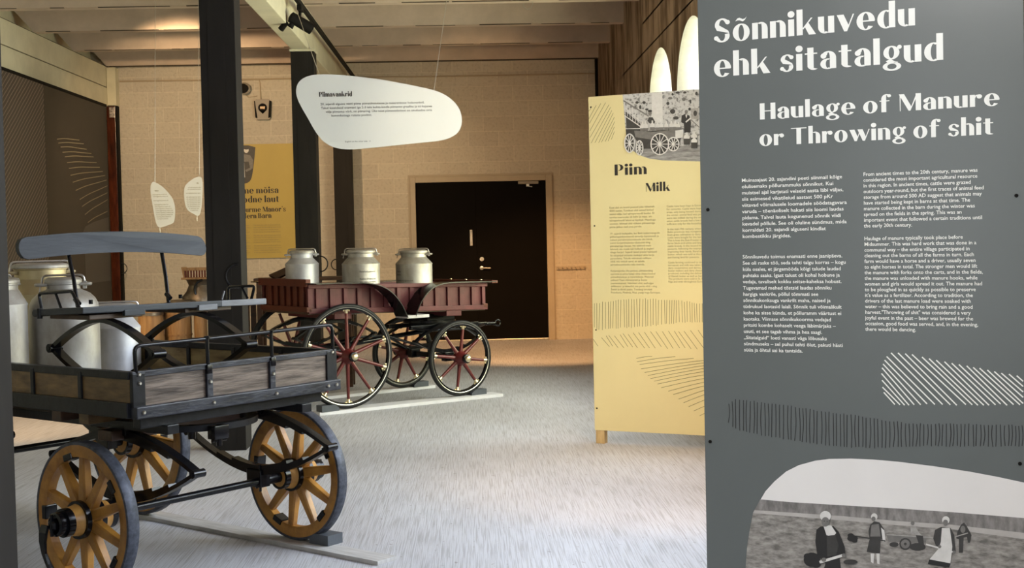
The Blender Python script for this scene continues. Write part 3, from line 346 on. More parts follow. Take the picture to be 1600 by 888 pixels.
YELLOW_FAN = [[(0.3283,0.618),(0.3956,0.6332),(0.4463,0.6357)],[(0.3327,0.5952),(0.4836,0.6229),(0.6164,0.6378)],[(0.3517,0.5758),(0.5605,0.6087),(0.7493,0.6286)],[(0.3624,0.5456),(0.6407,0.5924),(0.896,0.6258)],[(0.3877,0.5203),(0.6529,0.5724),(0.8958,0.6109)],[(0.4114,0.4996),(0.6643,0.5531),(0.8954,0.5931)],[(0.4303,0.4788),(0.6733,0.5331),(0.8951,0.5738)],[(0.4572,0.4614),(0.6863,0.5139),(0.8947,0.553)],[(0.4824,0.4424),(0.6984,0.4925),(0.8943,0.5292)],[(0.509,0.4174),(0.7112,0.4688),(0.8939,0.5069)],[(0.5611,0.3949),(0.7365,0.4456),(0.8934,0.4831)],[(0.5954,0.3718),(0.7532,0.4221),(0.893,0.4593)],[(0.6343,0.3415),(0.7721,0.3935),(0.8925,0.4325)],[(0.67,0.3172),(0.7895,0.3679),(0.892,0.4057)],[(0.7071,0.2915),(0.8075,0.3372),(0.8913,0.37)],[(0.7424,0.2629),(0.8246,0.302),(0.8906,0.3283)],[(0.7854,0.2316),(0.8455,0.2639),(0.8898,0.2836)]]
YELLOW_SCREWS = [(0.0187,2.4028),(0.0295,1.5587),(0.0254,0.8159),(0.0205,0.2541)]
YELLOW_PHOTO = {'outline':[(0.262,2.4709),(0.2702,2.3575),(0.2782,2.2389),(0.2907,2.1661),(0.3105,2.106),(0.3447,2.0683),(0.393,2.0398),(0.455,2.0173),(0.5442,2.0022),(0.6937,1.9902),(0.9601,1.973)],'ground':[(0.3208,2.0924),(0.491,2.0904),(0.9624,2.0987),(0.9601,1.9742),(0.6937,1.9902),(0.5442,2.0022),(0.455,2.0173),(0.393,2.0398),(0.3447,2.0683)],'figs':[('pale',[(0.4766,2.4713),(0.5549,2.4724),(0.5562,2.2621),(0.4752,2.2668)]),('dark',[(0.2821,2.3568),(0.3975,2.2583),(0.3969,2.2322),(0.2852,2.2386)]),('pale',[(0.2699,2.4296),(0.275,2.3374),(0.2785,2.3375),(0.2734,2.4296)]),('pale',[(0.2906,2.4125),(0.2943,2.3205),(0.2978,2.3205),(0.2942,2.4125)]),('pale',[(0.3113,2.3955),(0.3136,2.3037),(0.3171,2.3036),(0.3148,2.3954)]),('pale',[(0.332,2.3785),(0.3329,2.2869),(0.3364,2.2867),(0.3355,2.3784)]),('pale',[(0.3526,2.3615),(0.3521,2.2701),(0.3556,2.2699),(0.3561,2.3614)]),('pale',[(0.3732,2.3446),(0.3713,2.2533),(0.3747,2.2531),(0.3766,2.3444)]),('pale',[(0.3937,2.3277),(0.3904,2.2365),(0.3939,2.2363),(0.3972,2.3274)]),('mid',[(0.2642,2.4294),(0.4514,2.3086),(0.4566,2.316),(0.2695,2.4369)]),('pale',[(0.2673,2.389),(0.3862,2.2836),(0.389,2.2864),(0.2702,2.3918)]),('pale',[(0.271,2.3252),(0.3951,2.2375),(0.3991,2.2426),(0.2751,2.3304)]),('dark',[(0.4531,2.2681),(0.443,2.2817),(0.4539,2.3038),(0.4815,2.3041),(0.5001,2.2718),(0.4872,2.2466)]),('mid',[(0.4766,2.333),(0.475,2.3258),(0.4711,2.3201),(0.4655,2.3172),(0.4594,2.3176),(0.4539,2.3212),(0.4502,2.3273),(0.449,2.3347),(0.4505,2.3419),(0.4544,2.3476),(0.46,2.3505),(0.4662,2.3501),(0.4716,2.3465),(0.4753,2.3404)]),('black',[(0.4796,2.3471),(0.4779,2.3438),(0.4732,2.3414),(0.4666,2.3403),(0.4592,2.3408),(0.4526,2.3427),(0.4481,2.3457),(0.4465,2.3492),(0.4482,2.3524),(0.4529,2.3549),(0.4595,2.356),(0.4669,2.3555),(0.4735,2.3536),(0.478,2.3506)]),('black',[(0.693,2.3023),(0.7202,2.3135),(0.7501,2.2988),(0.7606,2.2501),(0.7554,2.1863),(0.7109,2.1823),(0.7081,2.2468),(0.6894,2.2575)]),('mid',[(0.7385,2.3252),(0.7373,2.3191),(0.734,2.3144),(0.7294,2.312),(0.7243,2.3123),(0.7198,2.3153),(0.7167,2.3204),(0.7157,2.3266),(0.7169,2.3326),(0.7202,2.3374),(0.7248,2.3398),(0.7299,2.3395),(0.7345,2.3365),(0.7375,2.3314)]),('pale',[(0.72,2.3071),(0.7335,2.3063),(0.7276,2.2809)]),('pale',[(0.7254,2.252),(0.7615,2.2787),(0.7556,2.2859),(0.7194,2.2592)]),('black',[(0.761,2.343),(0.76,2.3386),(0.7574,2.3352),(0.7536,2.3335),(0.7494,2.3337),(0.7456,2.3359),(0.7431,2.3397),(0.7423,2.3442),(0.7433,2.3486),(0.746,2.352),(0.7498,2.3537),(0.7539,2.3534),(0.7577,2.3512),(0.7602,2.3475)]),('light',[(0.7598,2.3463),(0.8146,2.3479),(0.8166,2.2724),(0.7631,2.2756)]),('dark',[(0.8046,2.3115),(0.8031,2.3033),(0.7993,2.2968),(0.7939,2.2934),(0.7879,2.2938),(0.7826,2.2978),(0.7791,2.3047),(0.7779,2.3131),(0.7794,2.3214),(0.7832,2.3278),(0.7886,2.3312),(0.7946,2.3308),(0.7999,2.3268),(0.8034,2.3199)]),('mid',[(0.7607,2.2657),(0.8165,2.2125),(0.8211,2.217),(0.7653,2.2702)]),('dark',[(0.6482,2.334),(0.6462,2.3269),(0.6408,2.3214),(0.6332,2.3186),(0.6247,2.3191),(0.6171,2.3228),(0.612,2.329),(0.6102,2.3364),(0.6123,2.3435),(0.6177,2.349),(0.6253,2.3518),(0.6338,2.3512),(0.6413,2.3475),(0.6465,2.3414)]),('dark',[(0.6724,2.2875),(0.6703,2.2826),(0.6646,2.2789),(0.6564,2.2771),(0.6474,2.2777),(0.6392,2.2804),(0.6337,2.2848),(0.6318,2.2899),(0.6339,2.2948),(0.6396,2.2985),(0.6478,2.3002),(0.6568,2.2997),(0.6649,2.297),(0.6705,2.2926)]),('dark',[(0.3819,2.4126),(0.3806,2.4087),(0.377,2.4057),(0.372,2.4043),(0.3664,2.4047),(0.3614,2.4067),(0.358,2.4101),(0.3568,2.4142),(0.3581,2.4181),(0.3617,2.421),(0.3668,2.4224),(0.3723,2.4221),(0.3773,2.42),(0.3807,2.4166)]),('dark',[(0.4339,2.4092),(0.4326,2.4053),(0.429,2.4024),(0.424,2.4009),(0.4185,2.4013),(0.4135,2.4034),(0.4101,2.4068),(0.4089,2.4108),(0.4103,2.4147),(0.4138,2.4176),(0.4188,2.419),(0.4244,2.4187),(0.4293,2.4166),(0.4327,2.4132)]),('dark',[(0.6072,2.3914),(0.6061,2.3864),(0.603,2.3826),(0.5985,2.3806),(0.5937,2.381),(0.5894,2.3835),(0.5864,2.3877),(0.5854,2.3928),(0.5866,2.3978),(0.5897,2.4016),(0.5941,2.4036),(0.599,2.4033),(0.6033,2.4007),(0.6063,2.3965)]),('dark',[(0.6397,2.4518),(0.6388,2.4479),(0.6365,2.4449),(0.6332,2.4434),(0.6296,2.4437),(0.6263,2.4456),(0.6241,2.4489),(0.6234,2.4529),(0.6243,2.4567),(0.6266,2.4597),(0.6299,2.4612),(0.6335,2.461),(0.6368,2.459),(0.639,2.4557)]),('mid',[(0.7268,2.4125),(0.7252,2.407),(0.721,2.4029),(0.715,2.4008),(0.7084,2.4012),(0.7025,2.4041),(0.6985,2.4088),(0.6972,2.4145),(0.6987,2.4199),(0.7029,2.4241),(0.7089,2.4262),(0.7155,2.4258),(0.7214,2.4229),(0.7254,2.4182)]),('dark',[(0.6839,2.4603),(0.6823,2.4571),(0.6782,2.4547),(0.6722,2.4536),(0.6655,2.4541),(0.6596,2.456),(0.6555,2.4589),(0.6541,2.4624),(0.6557,2.4656),(0.6598,2.468),(0.6658,2.4691),(0.6725,2.4686),(0.6784,2.4667),(0.6825,2.4638)]),('dark',[(0.7317,2.4583),(0.7304,2.4551),(0.727,2.4526),(0.7221,2.4515),(0.7167,2.4518),(0.7119,2.4537),(0.7086,2.4566),(0.7075,2.46),(0.7087,2.4632),(0.7121,2.4657),(0.717,2.4668),(0.7224,2.4665),(0.7272,2.4646),(0.7305,2.4617)]),('dark',[(0.8125,2.4451),(0.8114,2.4397),(0.8088,2.4354),(0.805,2.4332),(0.8008,2.4335),(0.7971,2.4362),(0.7946,2.4408),(0.7938,2.4464),(0.7948,2.4519),(0.7975,2.4561),(0.8013,2.4583),(0.8054,2.4581),(0.8091,2.4553),(0.8116,2.4507)]),('mid',[(0.6303,2.4253),(0.6286,2.4215),(0.6241,2.4187),(0.6175,2.4174),(0.6102,2.4179),(0.6037,2.4201),(0.5993,2.4235),(0.5977,2.4275),(0.5994,2.4313),(0.604,2.4342),(0.6106,2.4355),(0.6178,2.435),(0.6243,2.4328),(0.6288,2.4294)]),('dark',[(0.7654,2.3939),(0.7646,2.3879),(0.7626,2.3831),(0.7599,2.3806),(0.7569,2.3808),(0.7543,2.3837),(0.7525,2.3887),(0.752,2.3948),(0.7527,2.4009),(0.7547,2.4057),(0.7574,2.4082),(0.7604,2.408),(0.763,2.4051),(0.7648,2.4001)]),('dark',[(0.4013,2.3787),(0.4004,2.3725),(0.398,2.3677),(0.3946,2.3651),(0.3909,2.3654),(0.3876,2.3684),(0.3854,2.3735),(0.3847,2.3798),(0.3856,2.3859),(0.388,2.3908),(0.3914,2.3933),(0.3952,2.3931),(0.3984,2.3901),(0.4006,2.385)]),('mid',[(0.6708,2.413),(0.6701,2.4069),(0.6683,2.4021),(0.6658,2.3995),(0.6631,2.3997),(0.6607,2.4026),(0.6591,2.4076),(0.6586,2.4138),(0.6593,2.4199),(0.6611,2.4247),(0.6636,2.4273),(0.6663,2.4271),(0.6687,2.4242),(0.6703,2.4192)]),('dark',[(0.4536,2.3591),(0.4523,2.3558),(0.4488,2.3533),(0.4438,2.3521),(0.4382,2.3525),(0.4333,2.3543),(0.4299,2.3572),(0.4287,2.3607),(0.43,2.364),(0.4335,2.3665),(0.4386,2.3677),(0.4441,2.3673),(0.449,2.3655),(0.4524,2.3626)]),('dark',[(0.2817,2.2388),(0.3865,2.2328),(0.3964,2.2062),(0.7081,2.2146),(0.7038,2.1634),(0.683,2.1388),(0.6752,2.0813),(0.394,2.0888),(0.3401,2.1831),(0.2841,2.1861)]),('mid',[(0.3444,2.2189),(0.4656,2.2023),(0.4863,2.2012),(0.7061,2.2135),(0.7049,2.1537),(0.6017,2.1431),(0.4646,2.1503),(0.3539,2.1725)]),('pale',[(0.647,2.202),(0.7046,2.2071),(0.7022,2.1507),(0.646,2.1472)]),('pale',[(0.2816,2.2322),(0.3899,2.2274),(0.39,2.2326),(0.2817,2.2374)]),('pale',[(0.3879,2.2327),(0.3911,2.2521),(0.4024,2.2632),(0.4028,2.2789),(0.4139,2.2782),(0.4135,2.2626),(0.4244,2.2502),(0.4268,2.2305)]),('mid',[(0.3893,2.2327),(0.4254,2.2306),(0.4235,2.2086),(0.3902,2.2104)]),('pale',[(0.4108,2.2328),(0.414,2.2521),(0.4253,2.2632),(0.4257,2.2788),(0.4367,2.2782),(0.4364,2.2626),(0.4472,2.2502),(0.4496,2.2306)]),('mid',[(0.4122,2.2327),(0.4482,2.2306),(0.4464,2.2086),(0.4132,2.2105)]),('pale',[(0.4608,2.2351),(0.4639,2.2545),(0.4752,2.2655),(0.4755,2.2811),(0.4865,2.2804),(0.4862,2.2649),(0.497,2.2526),(0.4993,2.2329)]),('mid',[(0.4621,2.2351),(0.498,2.233),(0.4961,2.211),(0.4631,2.2129)]),('pale',[(0.5005,2.2316),(0.5034,2.2489),(0.5135,2.2589),(0.5138,2.2729),(0.5236,2.2723),(0.5234,2.2583),(0.533,2.2472),(0.5351,2.2296)]),('mid',[(0.5018,2.2315),(0.5339,2.2297),(0.5323,2.2099),(0.5026,2.2116)]),('pale',[(0.528,2.2313),(0.5309,2.2486),(0.5409,2.2586),(0.5412,2.2725),(0.5511,2.272),(0.5508,2.258),(0.5604,2.2469),(0.5625,2.2293)]),('mid',[(0.5293,2.2312),(0.5613,2.2294),(0.5597,2.2097),(0.5301,2.2113)]),('pale',[(0.5657,2.2292),(0.5685,2.2465),(0.5785,2.2564),(0.5788,2.2703),(0.5886,2.2697),(0.5883,2.2558),(0.5979,2.2448),(0.6,2.2272)]),('mid',[(0.5669,2.2291),(0.5988,2.2273),(0.5972,2.2076),(0.5677,2.2092)]),('pale',[(0.6032,2.2283),(0.606,2.2456),(0.616,2.2555),(0.6163,2.2694),(0.6261,2.2688),(0.6258,2.2549),(0.6353,2.2439),(0.6374,2.2264)]),('mid',[(0.6044,2.2283),(0.6362,2.2264),(0.6346,2.2068),(0.6053,2.2084)]),('pale',[(0.6304,2.2281),(0.6332,2.2453),(0.6432,2.2552),(0.6434,2.2691),(0.6532,2.2685),(0.6529,2.2546),(0.6625,2.2436),(0.6646,2.2261)]),('mid',[(0.6316,2.228),(0.6634,2.2262),(0.6618,2.2066),(0.6325,2.2082)]),('pale',[(0.6546,2.2241),(0.6571,2.2394),(0.6659,2.2482),(0.6662,2.2605),(0.6748,2.26),(0.6746,2.2477),(0.6831,2.2379),(0.6849,2.2224)]),('mid',[(0.6557,2.224),(0.6839,2.2224),(0.6824,2.205),(0.6565,2.2065)]),('pale',[(0.6763,2.107),(0.6746,2.0941),(0.6699,2.0822),(0.6626,2.0721),(0.6532,2.0646),(0.6423,2.0601),(0.6306,2.0589),(0.6191,2.0612),(0.6083,2.0668),(0.5992,2.0752),(0.5922,2.086),(0.588,2.0984),(0.5867,2.1116),(0.5885,2.1245),(0.5932,2.1364),(0.6006,2.1465),(0.6101,2.154),(0.621,2.1585),(0.6326,2.1595),(0.6442,2.1572),(0.6549,2.1516),(0.664,2.1431),(0.6709,2.1324),(0.6751,2.12)]),('dark',[(0.6682,2.1074),(0.6668,2.0964),(0.6629,2.0864),(0.6569,2.0779),(0.6492,2.0715),(0.6403,2.0677),(0.6308,2.0667),(0.6213,2.0686),(0.6126,2.0733),(0.6051,2.0804),(0.5994,2.0896),(0.5959,2.1),(0.5949,2.1111),(0.5964,2.1221),(0.6002,2.1322),(0.6063,2.1407),(0.614,2.1471),(0.6229,2.1509),(0.6325,2.1518),(0.6419,2.1499),(0.6507,2.1451),(0.6581,2.138),(0.6637,2.1289),(0.6672,2.1184)]),('pale',[(0.5908,2.1088),(0.6722,2.1046),(0.6723,2.1097),(0.5909,2.1139)]),('pale',[(0.5973,2.1364),(0.6622,2.0785),(0.6658,2.0822),(0.601,2.1401)]),('pale',[(0.6173,2.1535),(0.6407,2.0639),(0.646,2.065),(0.6225,2.1546)]),('pale',[(0.6425,2.1536),(0.6156,2.0665),(0.6208,2.0649),(0.6477,2.1519)]),('pale',[(0.6633,2.1369),(0.5963,2.0856),(0.5998,2.0816),(0.6668,2.1328)]),('pale',[(0.6411,2.1088),(0.6401,2.1043),(0.6374,2.1009),(0.6335,2.0991),(0.6293,2.0993),(0.6255,2.1015),(0.623,2.1052),(0.6221,2.1097),(0.6231,2.1142),(0.6259,2.1176),(0.6297,2.1194),(0.6339,2.1192),(0.6377,2.117),(0.6403,2.1133)]),('pale',[(0.4129,2.0943),(0.4116,2.0806),(0.4084,2.0678),(0.4036,2.0569),(0.3973,2.0487),(0.3902,2.0437),(0.3826,2.0423),(0.3751,2.0444),(0.3681,2.0501),(0.3622,2.0589),(0.3578,2.0703),(0.3551,2.0833),(0.3544,2.0973),(0.3557,2.1111),(0.3589,2.1239),(0.3638,2.1347),(0.37,2.1429),(0.3772,2.1479),(0.3848,2.1493),(0.3923,2.1471),(0.3992,2.1414),(0.4051,2.1326),(0.4095,2.1213),(0.4122,2.1082)]),('dark',[(0.4045,2.0948),(0.4036,2.083),(0.4013,2.0721),(0.3978,2.0628),(0.3933,2.0557),(0.3882,2.0514),(0.3827,2.0501),(0.3774,2.0519),(0.3724,2.0567),(0.3683,2.0642),(0.3651,2.0738),(0.3633,2.085),(0.3628,2.0968),(0.3638,2.1086),(0.3661,2.1196),(0.3696,2.1289),(0.3741,2.1359),(0.3792,2.1402),(0.3846,2.1415),(0.39,2.1397),(0.3949,2.1348),(0.3991,2.1274),(0.4022,2.1177),(0.4041,2.1066)]),('pale',[(0.3586,2.0944),(0.4086,2.0919),(0.4088,2.0972),(0.3587,2.0997)]),('pale',[(0.3616,2.1247),(0.401,2.0643),(0.4057,2.067),(0.3664,2.1273)]),('pale',[(0.3742,2.1431),(0.3877,2.048),(0.3932,2.0485),(0.3797,2.1436)]),('pale',[(0.3897,2.1431),(0.3722,2.0495),(0.3777,2.0484),(0.3951,2.142)]),('pale',[(0.4022,2.1255),(0.3605,2.0692),(0.3651,2.0661),(0.4068,2.1224)]),('pale',[(0.3934,2.0953),(0.3924,2.0908),(0.3896,2.0873),(0.3856,2.0855),(0.3813,2.0857),(0.3774,2.0879),(0.3748,2.0917),(0.3739,2.0963),(0.375,2.1008),(0.3778,2.1043),(0.3817,2.1061),(0.3861,2.1059),(0.3899,2.1037),(0.3926,2.0999)]),('pale',[(0.3516,2.1301),(0.3499,2.1126),(0.3455,2.0964),(0.3388,2.0826),(0.3301,2.0722),(0.3202,2.0659),(0.3096,2.0641),(0.2992,2.0669),(0.2895,2.0742),(0.2813,2.0855),(0.2751,2.0999),(0.2714,2.1166),(0.2704,2.1343),(0.2721,2.1519),(0.2765,2.1681),(0.2833,2.1819),(0.292,2.1923),(0.3019,2.1986),(0.3125,2.2003),(0.323,2.1974),(0.3326,2.1901),(0.3408,2.1788),(0.3469,2.1644),(0.3506,2.1478)]),('dark',[(0.3432,2.1306),(0.3418,2.115),(0.3383,2.1007),(0.3329,2.0885),(0.3261,2.0792),(0.3182,2.0736),(0.3098,2.0719),(0.3015,2.0744),(0.2939,2.0808),(0.2874,2.0907),(0.2825,2.1035),(0.2796,2.1182),(0.2788,2.1339),(0.2802,2.1494),(0.2838,2.1638),(0.2892,2.176),(0.296,2.1853),(0.304,2.1909),(0.3123,2.1925),(0.3206,2.19),(0.3283,2.1835),(0.3347,2.1736),(0.3396,2.1609),(0.3425,2.1462)]),('pale',[(0.2745,2.1315),(0.3474,2.1277),(0.3475,2.133),(0.2746,2.1367)]),('pale',[(0.2801,2.1701),(0.3374,2.0916),(0.342,2.0944),(0.2847,2.1729)]),('pale',[(0.2983,2.1936),(0.3183,2.0703),(0.3238,2.0709),(0.3039,2.1942)]),('pale',[(0.3208,2.1932),(0.2958,2.0723),(0.3013,2.0711),(0.3263,2.192)]),('pale',[(0.3391,2.17),(0.2785,2.0976),(0.283,2.0943),(0.3435,2.1667)]),('pale',[(0.3209,2.1317),(0.3198,2.1272),(0.317,2.1237),(0.313,2.1219),(0.3087,2.1221),(0.3048,2.1243),(0.3021,2.1281),(0.3013,2.1327),(0.3023,2.1372),(0.3051,2.1407),(0.3091,2.1425),(0.3135,2.1423),(0.3174,2.1401),(0.32,2.1363)]),('pale',[(0.6024,2.1108),(0.5997,2.0911),(0.5925,2.0731),(0.5814,2.0578),(0.567,2.0464),(0.5503,2.0395),(0.5325,2.0378),(0.5148,2.0412),(0.4984,2.0497),(0.4844,2.0625),(0.4738,2.0789),(0.4672,2.0978),(0.4653,2.1178),(0.468,2.1375),(0.4753,2.1556),(0.4866,2.1709),(0.5011,2.1823),(0.5178,2.1891),(0.5356,2.1907),(0.5533,2.1871),(0.5696,2.1786),(0.5835,2.1657),(0.594,2.1493),(0.6005,2.1306)]),('dark',[(0.5942,2.1112),(0.5918,2.0935),(0.5855,2.0773),(0.5757,2.0636),(0.563,2.0533),(0.5483,2.0471),(0.5327,2.0455),(0.5171,2.0486),(0.5027,2.0562),(0.4903,2.0678),(0.481,2.0825),(0.4753,2.0994),(0.4736,2.1173),(0.476,2.1351),(0.4824,2.1514),(0.4923,2.1651),(0.5051,2.1754),(0.5198,2.1814),(0.5354,2.1829),(0.551,2.1797),(0.5654,2.1721),(0.5776,2.1605),(0.5869,2.1458),(0.5925,2.129)]),('pale',[(0.4694,2.115),(0.5983,2.1084),(0.5984,2.1135),(0.4695,2.1202)]),('pale',[(0.4772,2.1514),(0.5874,2.0731),(0.5906,2.0773),(0.4805,2.1555)]),('pale',[(0.5006,2.1778),(0.5625,2.0488),(0.5675,2.0508),(0.5056,2.1798)]),('pale',[(0.5328,2.187),(0.5299,2.0418),(0.5354,2.0415),(0.5383,2.1867)]),('pale',[(0.565,2.1766),(0.4981,2.0542),(0.503,2.0517),(0.5699,2.1741)]),('pale',[(0.5889,2.1498),(0.4759,2.0829),(0.4789,2.0785),(0.5919,2.1454)]),('pale',[(0.5437,2.1138),(0.5426,2.1093),(0.5399,2.1058),(0.536,2.104),(0.5317,2.1042),(0.5279,2.1064),(0.5253,2.1102),(0.5245,2.1147),(0.5255,2.1192),(0.5282,2.1227),(0.5321,2.1245),(0.5364,2.1242),(0.5402,2.122),(0.5428,2.1183)]),('dark',[(0.7064,2.1569),(0.7548,2.1543),(0.751,2.0999),(0.708,2.1021)]),('pale',[(0.7077,2.1568),(0.7228,2.1701),(0.7231,2.1855),(0.7392,2.1846),(0.7389,2.1693),(0.7534,2.1544),(0.7505,2.1404),(0.7101,2.1425)]),('dark',[(0.7589,2.1605),(0.8071,2.1579),(0.8034,2.1037),(0.7606,2.1059)]),('pale',[(0.7603,2.1604),(0.7753,2.1737),(0.7755,2.189),(0.7916,2.1882),(0.7913,2.1728),(0.8057,2.1579),(0.8028,2.144),(0.7627,2.1462)]),('dark',[(0.7596,2.1284),(0.8078,2.1258),(0.8041,2.0716),(0.7613,2.0738)]),('pale',[(0.761,2.1283),(0.776,2.1416),(0.7763,2.157),(0.7923,2.1561),(0.792,2.1408),(0.8065,2.1259),(0.8035,2.112),(0.7634,2.1141)])]}
BARN_TITLES = [(-3.2207,2.1812,0.5103),(-3.2153,2.0541,0.5104),(-3.2282,1.9171,0.6145),(-3.2172,1.8285,0.3976)]
BARN_RECT = [(-3.6377,2.8787),(-2.4292,2.8725),(-2.446,1.2611)]
BARN_PHOTO = [(-3.4173,2.8691),(-3.0156,2.861),(-3.0267,2.7553),(-3.0423,2.6333),(-3.0626,2.4909),(-3.0858,2.3894),(-3.1238,2.3391),(-3.1894,2.3201),(-3.2706,2.3218),(-3.3509,2.3541),(-3.3993,2.4367)]
BARN_FIGS = [('pale',[(-3.1129,2.7937),(-3.1168,2.777),(-3.1268,2.7637),(-3.1408,2.7565),(-3.1562,2.7568),(-3.1698,2.7646),(-3.179,2.7783),(-3.1819,2.7951),(-3.178,2.8118),(-3.1681,2.8251),(-3.154,2.8323),(-3.1387,2.832),(-3.1251,2.8242),(-3.1159,2.8106)]),('dark',[(-3.1081,2.8221),(-3.1121,2.8143),(-3.123,2.8081),(-3.1386,2.8049),(-3.1557,2.8052),(-3.1711,2.8091),(-3.1816,2.8157),(-3.1852,2.8237),(-3.1811,2.8316),(-3.1703,2.8377),(-3.1547,2.841),(-3.1375,2.8406),(-3.1222,2.8368),(-3.1117,2.8302)]),('mid',[(-3.2355,2.6984),(-3.1775,2.738),(-3.0966,2.7261),(-3.0539,2.6539),(-3.0655,2.5318),(-3.1016,2.5488),(-3.1195,2.6348),(-3.2213,2.6267)]),('pale',[(-3.2416,2.6272),(-3.181,2.6157),(-3.1746,2.4116),(-3.2484,2.3887)]),('mid',[(-3.1717,2.5136),(-3.0687,2.5624),(-3.082,2.5219),(-3.1521,2.4887)])]
SIGN = [(-1.1106,2.4638),(-1.0989,2.5153),(-1.0631,2.5507),(-1.0045,2.5703),(-0.9269,2.574),(-0.8109,2.5667),(-0.6819,2.5514),(-0.5272,2.5279),(-0.3725,2.4952),(-0.2176,2.4599),(-0.1404,2.4261),(-0.083,2.3796),(-0.0492,2.3271),(-0.0364,2.2619),(-0.0482,2.2037),(-0.0816,2.1654),(-0.1343,2.1405),(-0.1996,2.1275),(-0.3038,2.1192),(-0.434,2.1089),(-0.564,2.0972),(-0.6939,2.0869),(-0.7847,2.0835),(-0.8621,2.0942),(-0.9196,2.1213),(-0.9638,2.1636),(-1.001,2.2226),(-1.0378,2.2944),(-1.0747,2.3598),(-1.0991,2.412)]
SIGN_TITLE = (-0.9591,2.4278,0.2118)
SMALL_A = [(-2.9119,2.0147),(-2.9036,2.046),(-2.8874,2.0636),(-2.8697,2.0611),(-2.8306,2.0392),(-2.7847,2.0014),(-2.7393,1.9478),(-2.7093,1.8998),(-2.6973,1.8469),(-2.694,1.7836),(-2.7014,1.71),(-2.7159,1.6808),(-2.7582,1.667),(-2.8111,1.6492),(-2.8374,1.6434),(-2.8578,1.6607),(-2.8743,1.7032),(-2.8856,1.7772),(-2.8984,1.8723),(-2.9087,1.9462)]
SMALL_B = [(-2.6179,1.9821),(-2.6095,2.0188),(-2.5844,2.0498),(-2.5363,2.0857),(-2.4939,2.1037),(-2.4676,2.1053),(-2.4524,2.0892),(-2.4475,2.0417),(-2.4521,1.9575),(-2.4587,1.8733),(-2.4693,1.7998),(-2.4833,1.7526),(-2.5045,1.7447),(-2.5353,1.7643),(-2.5766,1.7863),(-2.6018,1.8185),(-2.614,1.8662),(-2.6184,1.9295)]
DARK_LINES = [[(15.995,2.792),(16.285,2.824),(16.593,2.835),(16.904,2.848)],[(16.043,2.748),(16.375,2.783),(16.73,2.797),(17.089,2.814)],[(16.128,2.706),(16.472,2.735),(16.84,2.741),(17.214,2.751)],[(16.194,2.646),(16.579,2.68),(16.993,2.693),(17.416,2.71)],[(16.279,2.595),(16.669,2.633),(17.089,2.65),(17.517,2.67)],[(16.364,2.528),(16.768,2.566),(17.203,2.582),(17.649,2.601)],[(16.431,2.46),(16.859,2.502),(17.321,2.523),(17.794,2.547)],[(16.488,2.377),(16.939,2.429),(17.429,2.462),(17.932,2.498)],[(16.573,2.294),(17.031,2.357),(17.528,2.401),(18.039,2.449)],[(16.687,2.196),(17.133,2.272),(17.616,2.328),(18.111,2.389)],[(16.841,2.084),(17.249,2.17),(17.688,2.238),(18.136,2.311)],[(16.93,1.997),(17.308,2.081),(17.713,2.146),(18.126,2.215)],[(17.049,1.895),(17.392,1.982),(17.757,2.049),(18.126,2.12)],[(17.16,1.792),(17.463,1.861),(17.784,1.909),(18.108,1.961)]]
# ================================================================== the setting
def struct(o): o['kind'] = 'structure'; return o
bm = nb(); box(bm, -5.7, 2.8, -4.2, 18.9, -.12, 0); struct(link('floor', bm, 'floor'))
bm = nb(); box(bm, -5.5, -.84, 18.62, 18.82, 0, 4.6); box(bm, 1.18, 2.4, 18.62, 18.82, 0, 4.6); box(bm, -.84, 1.18, 18.62, 18.82, 2.365, 4.6); struct(link('wall_back', bm, 'block'))
bm = nb(); tube(bm, [(-4.9, 18.612, 3.80), (-3.3, 18.612, 3.795), (-1.9, 18.612, 3.80)], .012, 6); tube(bm, [(-1.6, 18.612, 3.80), (-.2, 18.612, 3.79), (1.84, 18.612, 3.795)], .010, 6); struct(link('trim_1', bm, 'cablemat'))
# right wall with arched openings and limewashed splayed reveals
WIN = [(11.88, 13.40), (10.08, 11.60), (8.28, 9.80), (6.48, 8.0), (4.68, 6.2), (1.65, 3.15), (-.35, 1.15)]
def arch_pts(a, b, z0=.95, zs=2.70, zt=3.29, n=20):
    c = (a+b)/2; r = (b-a)/2; return [(a, z0), (b, z0)] + [(c+r*math.cos(PI*k/n), zs+(zt-zs)*math.sin(PI*k/n)) for k in range(n+1)]
cu = bpy.data.curves.new('t', 'CURVE'); cu.dimensions = '2D'; cu.fill_mode = 'BOTH'; cu.extrude = .23
def spl(pts):
    s = cu.splines.new('POLY'); s.points.add(len(pts)-1); s.use_cyclic_u = True
    for p, q in zip(s.points, pts): p.co = (q[0], q[1], 0, 1)
spl([(-4.2, 0), (18.62, 0), (18.62, 4.6), (-4.2, 4.6)])
for a, b in WIN: spl(arch_pts(a, b))
ob = bpy.data.objects.new('t', cu); COL.objects.link(ob); bpy.context.view_layer.update()
me = bpy.data.meshes.new_from_object(ob.evaluated_get(bpy.context.evaluated_depsgraph_get())); COL.objects.unlink(ob); bpy.data.objects.remove(ob)
bm = nb(); bm.from_mesh(me); bpy.data.meshes.remove(me)
for v in bm.verts: v.co = Vector((2.10+v.co.z, v.co.x, v.co.y))
bmesh.ops.remove_doubles(bm, verts=bm.verts, dist=1e-5); fix(bm)
for f in bm.faces:
    c = f.calc_center_median()
    f.material_index = 1 if abs(f.normal.x) < .5 and .5 < c.z < 3.5 and -1 < c.y < 13.6 else 0
struct(link('wall_right', bm, ['plaster', 'reveal']))
